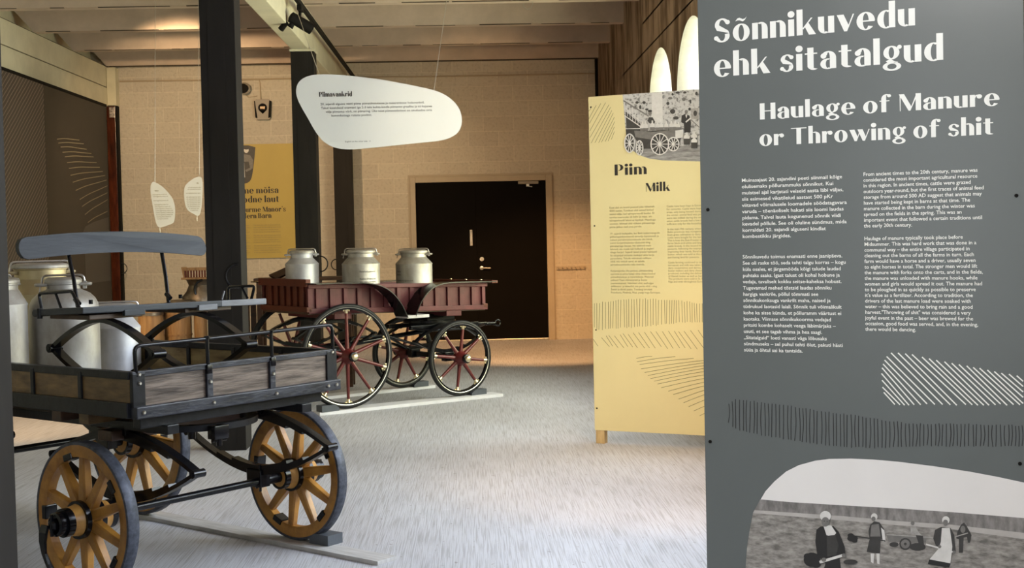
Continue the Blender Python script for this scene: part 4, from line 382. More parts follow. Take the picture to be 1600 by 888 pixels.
for i, (a, b) in enumerate(WIN):
    wn = struct(empty('window_%d' % (i+1), (2.29, (a+b)/2, .95)))
    o_ = arch_pts(a, b); c = (a+b)/2; inn = [(c+(p-c)*.93, .95+(q-.95)*.965+.05) for p, q in o_]
    bm = nb(); n = len(o_)
    A_ = [[bm.verts.new((x-2.29, p-c, q-.95)) for p, q in L] for L, x in ((o_, 2.27), (inn, 2.27), (inn, 2.31), (o_, 2.31))]
    for k in range(4):
        for j in range(n): bm.faces.new((A_[k][j], A_[k][(j+1) % n], A_[(k+1) % 4][(j+1) % n], A_[(k+1) % 4][j]))
    box(bm, -.018, .018, -.02, .02, .05, 2.28); box(bm, -.018, .018, -.7, .7, .78, .82); box(bm, -.018, .018, -.7, .7, 1.5, 1.54); fix(bm)
    link('window_frame', bm, 'frame', wn)
    bm = nb(); bm.faces.new([bm.verts.new((0, p-c, q-.95)) for p, q in inn]); link('pane', bm, 'glass', wn)
# left wall: recessed wall, header band in two courses above the printed panels, upper wall behind the rib ends
bm = nb(); box(bm, -5.5, -5.30, -4.2, 18.62, 0, 4.6); struct(link('wall_left', bm, 'cream'))
bm = nb(); box(bm, -5.30, -5.04, -4.2, 18.62, 3.435, 3.695, .006); box(bm, -5.30, -5.045, -4.2, 18.62, 3.708, 3.992, .006); struct(link('trim_2', bm, 'cream'))
bm = nb(); box(bm, -5.30, -5.06, -4.2, 18.6, 3.693, 3.71); box(bm, -5.30, -5.05, -4.2, 18.6, 3.990, 3.999); struct(link('trim_3', bm, 'crack'))
bm = nb(); box(bm, -5.04, -4.915, 18.44, 18.62, 3.445, 3.98, .01); struct(link('trim_4', bm, 'cream'))
bm = nb(); box(bm, -5.5, -5.04, -4.4, -4.2, 0, 4.6); box(bm, -3.4, 2.4, -4.4, -4.2, 0, 4.6); box(bm, -5.04, -3.4, -4.4, -4.2, 3.2, 4.6); struct(link('wall_front', bm, 'cream'))  # gap at far left is an added doorway, placed for its light
# ribbed concrete ceiling
bm = nb(); box(bm, -5.5, 2.4, -4.4, 18.82, 4.58, 4.75); ce = struct(link('ceiling', bm, 'ceil'))
for k in range(15):
    y = 18.47-1.525*k; bm = nb(); prism(bm, [(-5.045, 4.0), (1.87, 4.0), (1.87, 4.58), (-5.3, 4.58), (-5.26, 4.25)], y, y+.15); fix(bm)
    rb = link('ceiling_rib', bm, 'ceil', ce)
    bm = nb()
    if k == 0: box(bm, -5.0, 1.85, y-.004, y+.02, 3.985, 4.0)
    else:
        x = -4.9
        while x < 1.6:
            L = random.uniform(.08, .9); box(bm, x, min(x+L, 1.85), y-.003, y+.02, 3.998-random.uniform(0, .002), 4.0+random.uniform(.0005, .004)); x += L+random.uniform(.01, .4)
    link('edge_crack_shade', bm, 'crack', rb)  # cracks and dirt along the rib edge, with edge shade painted in
# main beam along the row of posts
bm = nb(); box(bm, -1.885, -1.70, -4.2, 18.62, 3.56, 4.0, .008); struct(link('trim_5', bm, 'cream'))
# rough ridge lines on the plastered wall and the pipe in the corner
bm = nb(); strip(bm, [(1.872, 4.0, 3.40), (1.872, 10.7, 3.41), (1.872, 15.6, 3.40)], (0, 0, .008), .004); strip(bm, [(1.872, 8.0, 3.70), (1.872, 12.3, 3.704), (1.872, 13.8, 3.714)], (0, 0, .010), .004); struct(link('trim_6', bm, 'crack'))
bm = nb(); tube(bm, [(1.845, 18.53, 0), (1.84, 18.53, 4.0)], .022, 10); tag(link('corner_pipe', fix(bm), 'blackmatt', smooth=True), 'thin black pipe running up the corner beside the plastered wall', 'pipe')
# ------------------------------------------------------------------ black double door in the back wall
dr = struct(empty('door_1', (.155, 18.62, 0)))
bm = nb(); box(bm, -1.0, -.925, -.05, .1, 0, 2.365, .006); box(bm, .935, 1.03, -.05, .1, 0, 2.365, .006); box(bm, -.925, .935, -.05, .1, 2.285, 2.365, .006)
box(bm, -1.03, -.985, -.02, .0, 0, 2.395); box(bm, 1.015, 1.045, -.02, .0, 0, 2.395); box(bm, -.985, 1.015, -.02, .0, 2.3655, 2.395); link('door_frame', bm, 'frame', dr)
bm = nb(); box(bm, -.923, -.0685, -.005, .05, .03, 2.283, .001); l1 = link('door_leaf', bm, 'doorpaint', dr)
bm = nb(); box(bm, -.0665, .933, -.005, .05, .03, 2.283, .001); box(bm, -.12, .0, .05, .062, .03, 2.283); l2 = link('door_leaf', bm, 'doorpaint', dr)
bm = nb(); box(bm, -.925, .935, -.04, .06, 0, .028, .004); link('threshold', bm, 'steel', dr)
bm = nb(); box(bm, -.165, -.125, -.022, -.005, 1.37, 1.60, .006); box(bm, -.16, -.13, -.05, -.022, 1.58, 1.60, .004); link('pull_plate', bm, 'steel', l1)
bm = nb(); lathe(bm, [(.026, 0), (.028, .012), (.012, .016), (.010, .05)], 20, 'y', (-.005, -.005, 1.05)); 
for v in bm.verts: v.co.y = -.005-(v.co.y+.005)
tube(bm, [(-.005, -.05, 1.05), (.02, -.055, 1.05), (.12, -.055, 1.047)], .010, 8); link('lever_handle', fix(bm), 'steel', l2, True)
bm = nb(); lathe(bm, [(.030, 0), (.030, .014), (.02, .018)], 20, 'y', (0, -.023, 1.178)); link('lock_cylinder', fix(bm), 'steel', l2, True)
bm = nb(); box(bm, .54, .83, -.06, -.005, 2.235, 2.28, .006); cl = link('door_closer', bm, 'device', l2)
bm = nb(); box(bm, .655, .70, -.07, -.03, 2.20, 2.235, .003); tube(bm, [(.67, -.05, 2.205), (.74, -.065, 2.195)], .006, 6); link('closer_arm', fix(bm), 'steel', dr)
# ------------------------------------------------------------------ posts
def half_ring(c, r, ax, sgn, rod=.008, n=12, rv=None):
    rv = rv or r; return [Vector(c)+Vector((sgn*r*math.cos(t), 0, rv*math.sin(t))) if ax == 'x' else Vector(c)+Vector((0, sgn*r*math.cos(t), rv*math.sin(t))) for t in [PI/2-PI*k/n for k in range(n+1)]]
def post(y, label, rings, h=3.55, x0=-1.895, x1=-1.645, d=.24):
    p = empty('steel_post', ((x0+x1)/2, y+d/2, 0), 0, label, 'post', 'row of dark posts under the beam'); w = (x1-x0)/2
    bm = nb(); box(bm, -w, w, -d/2, d/2, 0, h, .004); box(bm, -w+.055, w-.07, -d/2-.004, -d/2+.004, 0, h); link('shaft', bm, 'post', p)
    bm = nb(); box(bm, -w-.012, w+.012, -d/2-.012, d/2+.012, h-.012, h+.012, .003); link('cap_plate', bm, 'cream', p)
    for (cx, cy, cz, r, sg) in rings:
        bm = nb(); tube(bm, half_ring((cx, cy, cz), r, 'x', sg), .007, 8); link('tether_ring', fix(bm), 'ironpaint', p, True)
    return p
post(4.44, 'nearest dark post cut off by the left edge of the view', [])
post(9.37, 'tall dark post standing behind the grey cart seat', [(.10, -.125, 1.255, .085, -1), (.10, -.125, .62, .07, -1)])
post(14.15, 'dark post directly behind the left end of the hanging white sign', [(.125, -.05, 1.24, .085, 1)])
post(18.33, 'farthest dark post against the block wall, below the hanging sign', [(-.125, -.05, 1.15, .075, -1)])
# ------------------------------------------------------------------ things on the back wall
t = empty('alarm_horn', (-3.14, 18.62, 3.66), 0, 'small round black horn on the block wall above the poster', 'alarm')
bm = nb(); lathe(bm, [(.05, 0), (.075, .02), (.085, .09), (.06, .1), (.055, .06)], 24, 'y', (0, 0, 0)); bmesh.ops.scale(bm, vec=(1, -1, 1), verts=bm.verts); link('housing', fix(bm), 'device', t, True)
bm = nb(); lathe(bm, [(.066, .092), (.066, .112), (.03, .115)], 24, 'y', (-.015, 0, .0)); bmesh.ops.scale(bm, vec=(1, -1, 1), verts=bm.verts); link('horn_mouth', fix(bm), 'blackmatt', t, True)
bm = nb(); tube(bm, [(.01, -.02, -.07), (.03, -.01, -.11), (.06, -.008, -.115), (.16, -.008, -.10)], .006, 6); link('cable', fix(bm), 'cablemat', t)
t = empty('wall_unit', (-2.895, 18.62, 3.22), 0, 'grey wall unit with a round black display and dark sides', 'wall unit')
bm = nb(); prism(bm, [(-.085, 0), (.085, 0), (.105, .03), (.115, .26), (.09, .285), (-.09, .285), (-.115, .26), (-.105, .03)], -.07, 0); link('case', fix(bm), 'device', t)
bm = nb(); prism(bm, [(.075, .02), (.105, .03), (.118, .26), (.095, .27)], -.075, -.005); prism(bm, [(-.075, .02), (-.105, .03), (-.118, .26), (-.108, .27)], -.075, -.005); link('side_band', fix(bm), 'blackmatt', t)
bm = nb(); lathe(bm, [(.062, 0), (.062, .01)], 28, 'y', (0, -.08, .165)); prism(bm, [(-.04, .12), (.04, .12), (0, .08)], -.08, -.068); dd = link('display', fix(bm), 'blackmatt', t)
bm = nb(); box(bm, -.034, .034, -.084, -.078, .15, .185); link('screen', bm, 'tin', dd)
bm = nb(); tube(bm, [(-.03, -.01, .285), (-.035, -.008, .5), (-.045, -.008, .58)], .008, 6); link('cable', fix(bm), 'cablemat', t)
t = empty('coat_rack', (1.44, 18.62, 1.0), 0, 'wooden peg rail on the block wall right of the door', 'coat rack')
bm = nb(); box(bm, -.22, .20, -.025, 0, 0, .045, .004); link('rail', bm, 'frame', t)
for k in range(7):
    bm = nb(); lathe(bm, [(.008, 0), (.008, .05), (.013, .058), (.006, .07)], 10, 'y', (-.19+k*.062, -.09, .03)); link('peg', fix(bm), 'frame', t, True)
(bx0, bz1), _, (bx1, bz0) = BARN_RECT
t = empty('barn_poster', ((bx0+bx1)/2, 18.612, bz0), 0, 'mustard yellow poster about the modern barn, hung on the block wall', 'poster'); cx = (bx0+bx1)/2
bm = nb(); box(bm, bx0-cx, bx1-cx, -.022, 0, 0, bz1-bz0); link('board', bm, 'mustard', t)
Lc = lambda pts: [(a-cx, b-bz0) for a, b in pts]
pm = ['p_black', 'p_dark', 'p_mid', 'p_light', 'p_white', 'p_pale']; PI_ = dict(black=0, dark=1, mid=2, light=3, pale=4, white=4)
bm = nb(); flat(bm, Lc(smoothcurve(BARN_PHOTO, 1)), -.0235, 1)
for i, (c, p) in enumerate(BARN_FIGS): flat(bm, Lc(p), -.0245-i*.0005, PI_[c])
link('printed_photo', bm, pm, t)
for s, (x, z, wd), xh in zip(['me mõisa', 'odne laut', "nurme Manor's", 'dern Barn'], BARN_TITLES, (.062, .062, .05, .05)): 
    bm = nb(); fat_title(bm, s, x-cx, z-bz0, wd, xh, -.025, 8); link('heading', bm, 'ink', t)
for x, wd in ((-3.077, .39), (-3.50, .375)):
    for z in (1.722, 1.577, 1.43):
        bm = nb(); block(bm, ['The barn was built of stone and brick,', 'with room for the milking cows of the', 'manor, a dairy and a hayloft above.', 'It was among the most modern barns'][:4], x-cx, z-bz0, .032, wd, -.025); link('body_text', bm, 'inkbrown', t)
# ------------------------------------------------------------------ left side: printed glass panels and varnished post
def glass_panel(name, y0, y1, mk, label):
    t = empty(name, (-5.01, (y0+y1)/2, 0), 0, label, 'exhibition panel'); bm = nb(); box(bm, -.02, .02, y0-(y0+y1)/2, y1-(y0+y1)/2, .03, 3.40); link('sheet', bm, mk, t)
    for nm, a, b in (('top_rail', 3.40, 3.435), ('bottom_rail', 0, .03)):
        bm = nb(); box(bm, -.028, .028, y0-(y0+y1)/2, y1-(y0+y1)/2, a, b); link(nm, bm, 'blackmatt', t)
    return t
glass_panel('hatched_panel', 11.9, 15.56, 'hatchpanel', 'tall brown panel covered in fine slanting hatch lines by left wall')
t = glass_panel('contour_panel', 15.565, 18.2, 'darkpanel', 'tall charcoal panel with pale contour lines near the far left corner'); yc_ = (15.565+18.2)/2
bm = nb()
for L in DARK_LINES:
    L = smoothcurve(L, 2, False)
    for a, b in zip(L[:-1], L[1:]):
        d = math.hypot(b[0]-a[0], b[1]-a[1])
        if d > 1e-5:
            nx, nz = -(b[1]-a[1])/d*.0048, (b[0]-a[0])/d*.0048; bm.faces.new([bm.verts.new((.022, p-yc_, q)) for p, q in ((a[0]+nx, a[1]+nz), (a[0]-nx, a[1]-nz), (b[0]-nx, b[1]-nz), (b[0]+nx, b[1]+nz))])
link('contour_lines', fix(bm), 'paleline', t)
bm = nb(); bm.faces.new([bm.verts.new((.0215, p-yc_, q)) for p, q in [(16.85, 1.60), (17.05, 1.74), (17.4, 1.80), (18.15, 1.88), (18.15, 1.0), (17.0, 1.0), (17.0, 1.4)]]); link('dark_shape', fix(bm), 'darkshape', t)  # one darker shape low on the far part of the panel
t = empty('varnished_post', (-4.98, 18.5, 0), 0, 'dark red-brown varnished board standing in the far left corner', 'post')
bm = nb(); box(bm, -.075, .045, -.05, .05, 0, 3.44, .005); link('board', bm, 'mahogany', t)
bm = nb(); box(bm, .045, .075, -.04, .06, 0, 3.44, .004); link('edge_strip', bm, 'blackmatt', t)
bm = nb(); box(bm, -.035, .04, -.0525, -.05, 3.28, 3.42); link('paper_notice', bm, 'paper', t)
bm = nb(); tube(bm, half_ring((.07, -.055, 1.16), .075, 'x', 1), .006, 8); link('tether_ring', fix(bm), 'ironpaint', t, True)
# ------------------------------------------------------------------ track light
t = empty('lighting_track', (-1.57, 7.0, 3.75), 0, 'long black lighting track running along the white beam', 'lighting track')
bm = nb(); box(bm, -.018, .018, -10, 11.3, -.018, .02); link('rail', bm, 'blackmatt', t)
for y in (-6, -1, 3.5):
    bm = nb(); tube(bm, [(0, y, .02), (0, y, .27)], .006, 6); box(bm, -.02, .02, y-.02, y+.02, .24, .25); link('hanger', fix(bm), 'black', t)
t = empty('track_spotlight', (-1.57, 12.5, 3.73), 0, 'black spotlight head on the ceiling track beside the beam', 'spotlight')
bm = nb(); box(bm, -.022, .022, -.09, .09, -.05, .0, .004); link('adapter', bm, 'blackmatt', t)
bm = nb(); tube(bm, [(0, 0, -.05), (-.01, 0, -.12), (.0, 0, -.17)], .014, 10); link('arm', fix(bm), 'blackmatt', t, True)
aim = Vector((.75, .35, -.42)).normalized(); q = aim.to_track_quat('Z', 'Y').to_matrix().to_4x4(); q.translation = Vector((0.02, 0, -.17))
bm = nb(); lathe(bm, [(.03, -.14), (.052, -.13), (.055, .10), (.050, .10), (.045, .085)], 24); bmesh.ops.transform(bm, matrix=q, verts=bm.verts); hd = link('head', fix(bm), 'blackmatt', t, True)
bm = nb(); lathe(bm, [(.044, .086), (.044, .092)], 24); bmesh.ops.transform(bm, matrix=q, verts=bm.verts); link('lamp_face', fix(bm), 'lamp', hd)
bm = nb(); tube(bm, [(-.045, -.02, -.10), (-.09, -.03, -.20), (-.13, -.03, -.16), (-.19, 0, -.22)], .03, 10); link('bracket', fix(bm), 'blackmatt', t, True)
# ------------------------------------------------------------------ hanging signs
def hang_sign(name, outline, y, label, wires, cat='sign', group=None, n=2):
    xs = [p[0] for p in outline]; zs = [p[1] for p in outline]; cx, cz = sum(xs)/len(xs), min(zs)
    t = empty(name, (cx, y, cz), 0, label, cat, group); pts = [(a-cx, b-cz) for a, b in smoothcurve(outline, n)]
    bm = nb(); prism(bm, pts, -.004, .004); link('board', fix(bm), 'sign', t)
    for a, b in wires:
        bm = nb(); tube(bm, [(a[0]-cx, a[1]-y, a[2]-cz), (b[0]-cx, b[1]-y, b[2]-cz)], .0022, 5); link('hanging_wire', fix(bm), 'wire', t)
    return t, cx, cz
t, cx, cz = hang_sign('hanging_sign', SIGN, 8.5, 'large white pebble-shaped sign hanging in front of the red wagon', [((-.955, 8.5, 2.57), (-1.60, 12.3, 3.72)), ((-.216, 8.5, 2.455), (-.0, 9.37, 4.0))])
bm = nb(); fat_title(bm, 'Piimavankrid', SIGN_TITLE[0]-cx, SIGN_TITLE[1]-cz, SIGN_TITLE[2], .0215, -.006, 9); link('heading', bm, 'ink', t)
bm = nb(); sl = ['20. sajandi alguses veeti piima piimaühistutesse ja meiereidesse hobuvankril.', 'Talud koondasid enamasti iga 2-3 talu kohta kindla piimaveo graafiku ja nii kujunes', 'välja piimaveo võrk, nn piimaring. Üks neist piimavankritest on ainulaadne oma', 'kummikattega rataste poolest.']
for s, (x, wd, z) in zip(sl, [(-.9534, .673, 2.3735), (-.95, .719, 2.3485), (-.9196, .688, 2.3235), (-.885, .263, 2.2985)]): put_text(bm, s, x-cx, z-cz, wd/text_geo(s)[2], .0205, -.005)
put_text(bm, 'English on the other side  →', -.8005-cx, 2.131-cz, .166/text_geo('English on the other side  →')[2], .013, -.005); link('body_text', bm, 'inksoft', t)
t, cx, cz = hang_sign('small_hanging_sign', SMALL_A, 12, 'small white leaf-shaped sign, left one of the hanging pair', [((-2.87, 12, 2.06), (-2.87, 12.25, 4.0)), ((-2.838, 12, 1.64), (-2.835, 12.0, 1.55))], group='small leaf-shaped hanging signs')
bm = nb(); put_text(bm, 'Hapukoor', -2.872-cx, 1.977-cz, .0085, .017, -.006, .02); y_ = 1.943
for x, wd in [(-2.891, .128), (-2.889, .134), (0, 0), (-2.887, .136), (0, 0), (-2.878, .125), (-2.876, .142), (-2.873, .15), (-2.870, .158), (-2.868, .158), (-2.866, .15), (-2.862, .13), (-2.858, .10)]:
    if wd: put_text(bm, 'koore kogumine ja meierei töö', x-cx, y_-cz, wd/text_geo('koore kogumine ja meierei töö')[2], .0145, -.006)
    y_ -= .0185
link('body_text', bm, 'inkbrown', t)
t, cx, cz = hang_sign('small_hanging_sign', SMALL_B, 12.05, 'small white leaf-shaped sign, right one of the pair beside the post', [((-2.475, 12.05, 2.12), (-2.475, 12.25, 4.0)), ((-2.508, 12.05, 1.81), (-2.508, 12.05, 1.70))], group='small leaf-shaped hanging signs')
bm = nb(); put_text(bm, 'Või', -2.501-cx, 2.040-cz, .013, .017, -.006, .02); y_ = 2.003
for x, wd in [(-2.581, .118), (-2.585, .12), (0, 0), (-2.602, .135), (0, 0), (-2.598, .13), (-2.598, .13), (-2.597, .128), (-2.595, .124), (-2.593, .12), (-2.588, .11), (-2.575, .09), (-2.565, .07)]:
    if wd: put_text(bm, 'või valmistamine talus', x-cx, y_-cz, wd/text_geo('või valmistamine talus')[2], .0145, -.006)
    y_ -= .0175
link('body_text', bm, 'inkbrown', t)
# ------------------------------------------------------------------ big text panels
def text_panel(name, at, label, mk, photo, width=.975):
    t = empty(name, (at[0], at[1], 0), math.radians(-28), label, 'exhibition panel')
    bm = nb(); box(bm, 0, width, 0, .018, .096, 2.476, .0015); link('board', bm, mk, t)
    bm = nb(); box(bm, .01, width-.01, .018, .062, .10, 2.472); link('back_frame', bm, 'edge', t)
    for x in (.006, width-.075):
        bm = nb(); box(bm, x, x+.066, .004, .064, 0, .098, .002); link('leg', bm, 'pine', t)
    return t
def screws(t, pts, mk):
    for x, z in pts:
        bm = nb(); lathe(bm, [(.0055, 0), (.0055, .002), (.003, .003)], 12, 'y', (x, -.003, z)); link('screw', fix(bm), mk, t)
def photo_layers(t, layers, figs, y=-.0010):
    bm = nb(); mats = ['p_black', 'p_dark', 'p_mid', 'p_light', 'p_white']; k = 0
    for mk, pts in layers: mats.append(mk); flat(bm, pts, y-k*.00012, len(mats)-1); k += 1
    for c, p in figs: flat(bm, p, y-k*.00012, PI_[c]); k += 1
    link('printed_photo', bm, mats, t)
def lines_part(t, nm, L, wd, mk, y=-.0012):
    bm = nb()
    for p in L: ribbon(bm, smoothcurve(p, 2, False) if len(p) > 2 else p, wd, y, 0)
    link(nm, bm, mk, t)
g = text_panel('exhibition_board', GREY_AT, 'tall slate grey panel about hauling manure, nearest on the right', 'grey', None)
for s, (x, z, wd), xh in zip(['Sõnnikuvedu', 'ehk sitatalgud', 'Haulage of Manure', 'or Throwing of shit'], GREY_TITLES, (.0515, .0515, .0352, .0352)): 
    bm = nb(); fat_title(bm, s, x, z-.002, wd, xh, -.0015, 7); link('heading', bm, 'white', g)
E1 = ['Muinasajast 20. sajandini peeti siinmail kõige', 'olulisemaks põllurammuks sõnnikut. Kui', 'muistsel ajal karjatati veiseid aasta läbi väljas,', 'siis esimesed vikatileiud aastast 500 pKr', 'viitavad võimalusele loomadele söödatagavara', 'varuda – tõenäoliselt hakati siis loomi laudas', 'pidama. Talvel lauta kogunenud sõnnik viidi', 'kevadel põllule. See oli oluline sündmus, mida', 'korraldati 20. sajandi alguseni kindlat', 'kombestikku järgides.']
E2 = ['Sõnnikuvedu toimus enamasti enne jaanipäeva.', 'See oli raske töö, seda tehti talgu korras – kogu', 'küla osales, et järgemööda kõigi talude laudad', 'puhtaks saaks. Igast talust oli kohal hobune ja', 'vedaja, tavaliselt kokku seitse-kaheksa hobust.', 'Tugevamad mehed tõstsid laudas sõnniku', 'hargiga vankrile, põllul tõmmati see', 'sõnnikukonksuga vankrilt maha, naised ja', 'tüdrukud laotasid laiali. Sõnnik tuli võimalikult', 'kohe ka sisse künda, et põlluramm väärtust ei', 'kaotaks. Viimase sõnnikukoorma vedajad', 'pritsiti kombe kohaselt veega läbimärjaks –', 'usuti, et see tagab vihma ja hea saagi.', '„Sitatalguid“ loeti vanasti väga lõbusaks', 'sündmuseks – sel puhul tehti õlut, pakuti hästi', 'süüa ja õhtul sai ka tantsida.']
E3 = ['From ancient times to the 20th century, manure was', 'considered the most important agricultural resource', 'in this region. In ancient times, cattle were grazed', 'outdoors year-round, but the first traces of animal feed', 'storage from around 500 AD suggest that animals may', 'have started being kept in barns at that time. The', 'manure collected in the barn during the winter was', 'spread on the fields in the spring. This was an', 'important event that followed a certain traditions until', 'the early 20th century.']
E4 = ['Haulage of manure typically took place before', 'Midsummer. This was hard work that was done in a', 'communal way – the entire village participated in', 'cleaning out the barns of all the farms in turn. Each', 'farm would have a horse and a driver, usually seven', 'to eight horses in total. The stronger men would lift', 'the manure with forks onto the carts, and in the fields,', 'the manure was unloaded with manure hooks, while', 'women and girls would spread it out. The manure had', 'to be ploughed in as quickly as possible to preserve', "it's value as a fertilizer. According to tradition, the", 'drivers of the last manure load were soaked with', 'water – this was believed to bring rain and a good', 'harvest."Throwing of shit" was considered a very', 'joyful event in the past – beer was brewed for the', 'occasion, good food was served, and, in the evening,', 'there would be dancing.']
for L, x, z0, gap, wd in ((E1, .1360, 1.6550, .01972, .329), (E2, .1350, 1.4125, .01972, .324), (E3, .5155, 1.6590, .01738, .346), (E4, .5157, 1.4635, .01725, .341)):
    bm = nb(); block(bm, L, x, z0, gap, wd, -.0012, .0158, .012); link('body_text', bm, 'white', g)
lines_part(g, 'white_line_pattern', GREY_WHITE_LINES, .0038, 'white'); lines_part(g, 'black_line_pattern', GREY_BLACK_LINES, .0024, 'inkdark')
op = GREY_PHOTO['outline']
photo_layers(g, [('p_sky', [(op[0][0]-.002, .16)]+op+[(.9735, op[-1][1]), (.9735, .16)]), ('p_field', [p if p[1] > .16 else (p[0], .16) for p in [(min(a, .9735), b) for a, b in GREY_PHOTO['field']]]), ('p_pale', [(min(a, .9735), b) for a, b in GREY_PHOTO['pale']]), ('p_trees', [(min(a, .9735), b) for a, b in GREY_PHOTO['trees']])], [(c, [(a, max(b, .16)) for a, b in p]) for c, p in GREY_PHOTO['figs']])
screws(g, GREY_SCREWS, 'blackmatt')
y = text_panel('exhibition_board', YELLOW_AT, 'tall pale yellow panel about milk, partly behind the grey panel', 'yellow', None)
for s, (x, z, wd), xh in zip(['Piim', 'Milk'], YELLOW_TITLES, (.053, .042)): 
    bm = nb(); fat_title(bm, s, x, z, wd, xh, -.0015, 9); link('heading', bm, 'ink', y)
Y1 = ['Eesti alal on loomi peetud juba vähemalt', '4000 aastat. Tsiviilset olid veised kohad', 'suteni välja, nad talveperioodil laudas. Et', 'tervise suurendas nii kehv ja napp, siis', 'talveperioodil lehmi ei lüpstud. Maatõugu', 'veistest, lehmad olid väikese piimaanniga', 'piima jätkus vaid oma perele.']
Y2 = ['19. sajandi keskpaiku, kui Balti kubermangude', 'põllumajandusseisundi teravilja kasvatuselt ja', 'rohust piimakarjakasvatusele üle mindi,', 'osteti karjamõisatesse tõuloomi ning', 'piimakarjaga tõsteti. Nii tekkisid meie', 'lehmad, siia maale tuli hollandi ja angleri', 'tõugu karjad. Sajandi teisel poolel hakkasid', 'ka talupojad mõisate eeskujul oma karju', 'parandama. Talude valmistati rohkem', 'võid, mis müüdi turul, et talude', 'päriseksostmiseks raha teenida.']
Y3 = ['Karjamajandus üha paranes, piimatoodang', 'suurenes ja piima hakati viima ühistu-loodud', 'piimaühistutesse ja meiereidesse. Meiereid', 'palkasid Taani võimeistreid ja Šveitsi', 'juustumeistreid. Valmistati võid, sealhulgas', 'dellikatess- ja laktavõid, mis parim võid – ning', 'Šveitsi ja tilsiidi juustu. Toodang turustati', 'Peterburis, Moskvas, Riias, pealgi kogu Euroopas.']
Y4 = ['Cattle have been kept in Estonia for', 'for centuries. Cattle were kept outdoors', 'areas, only being housed during the', 'the winter, animal feed was poor and', 'were not milked during the winter and', 'when cattle breeds had a low milk yield', 'sufficient only for the household.']
Y5 = ['In the mid-19th century, when the manor', 'Baltic provinces was reorganised away', 'from grass cultivation to dairy farming,', 'cattle were bought for the herds and', 'This is how the East-Friesian cattle', 'farms black-and-white and larger', 'cattle breeds. In the second half of the', 'peasants, following the example of the', 'improving their herds. Rural town people', 'butter, which was sold at the market', 'purchasing land for peasants.']
Y6 = ['Cattle farming continued to improve,', 'increased, and milk was taken to new', 'dairy cooperatives and dairies. Danish', 'butter makers and dairy cheese makers', 'produced, including the delivery of milk', 'of Danish butter as well as Swiss cheese.', 'The products were sold in St. Petersburg,', 'Riga and even throughout Europe.']
for L, x, z0, gap, wd in ((Y1, .1449, 1.678, .0228, .345), (Y2, .1455, 1.494, .0219, .373), (Y3, .1455, 1.231, .0219, .37), (Y4, .572, 1.676, .0205, .33), (Y5, .575, 1.517, .0195, .33), (Y6, .575, 1.286, .019, .33)):
    bm = nb(); block(bm, L, x, z0, gap, wd, -.0012, .0185); link('body_text', bm, 'inkbrown', y)
lines_part(y, 'hatch_pattern', YELLOW_HATCH, .0028, 'inkgrey'); lines_part(y, 'vertical_line_pattern', YELLOW_VERT, .0030, 'inkgrey'); lines_part(y, 'slanting_line_pattern', YELLOW_DIAG, .0030, 'inkgrey'); lines_part(y, 'fan_line_pattern', YELLOW_FAN, .0026, 'inkgrey')
yo = YELLOW_PHOTO['outline']; top = yo[0][1]
photo_layers(y, [('p_stone', [(yo[0][0], 2.4755)]+[(min(a, .974), min(b, 2.4755)) for a, b in yo[1:]]+[(.974, 2.4755)]), ('p_ground', [(min(a, .974), b) for a, b in YELLOW_PHOTO['ground']])], [(c, [(min(a, .974), b) for a, b in p]) for c, p in YELLOW_PHOTO['figs']])
screws(y, YELLOW_SCREWS, 'blackmatt')
# ================================================================== wheels
def spoke_mesh(r0, r1, w0, w1, d0, d1, rnd=False):
    bm = nb()
    if rnd: tube(bm, [(r0, 0, 0), (r0+.05, 0, 0), ((r0+r1)/2, 0, 0), (r1, 0, 0)], [w0, w0*.85, (w0+w1)*.45, w1], 10)
    else:
        R = []
        for r, ww, d in ((r0, w0, d0), (r0+(r1-r0)*.35, w0*.9, d0*.92), (r1-.02, w1, d1), (r1, w1, d1)):
            c = .3; R.append([bm.verts.new((r, ww/2*a, d/2*b)) for a, b in ((-1, -1+c), (-1+c, -1), (1-c, -1), (1, -1+c), (1, 1-c), (1-c, 1), (-1+c, 1), (-1, 1-c))])
        for i in range(3):
            for k in range(8): bm.faces.new((R[i][k], R[i][(k+1) % 8], R[i+1][(k+1) % 8], R[i+1][k]))
        bm.faces.new(R[0][::-1]); bm.faces.new(R[-1])
    return fix(bm)
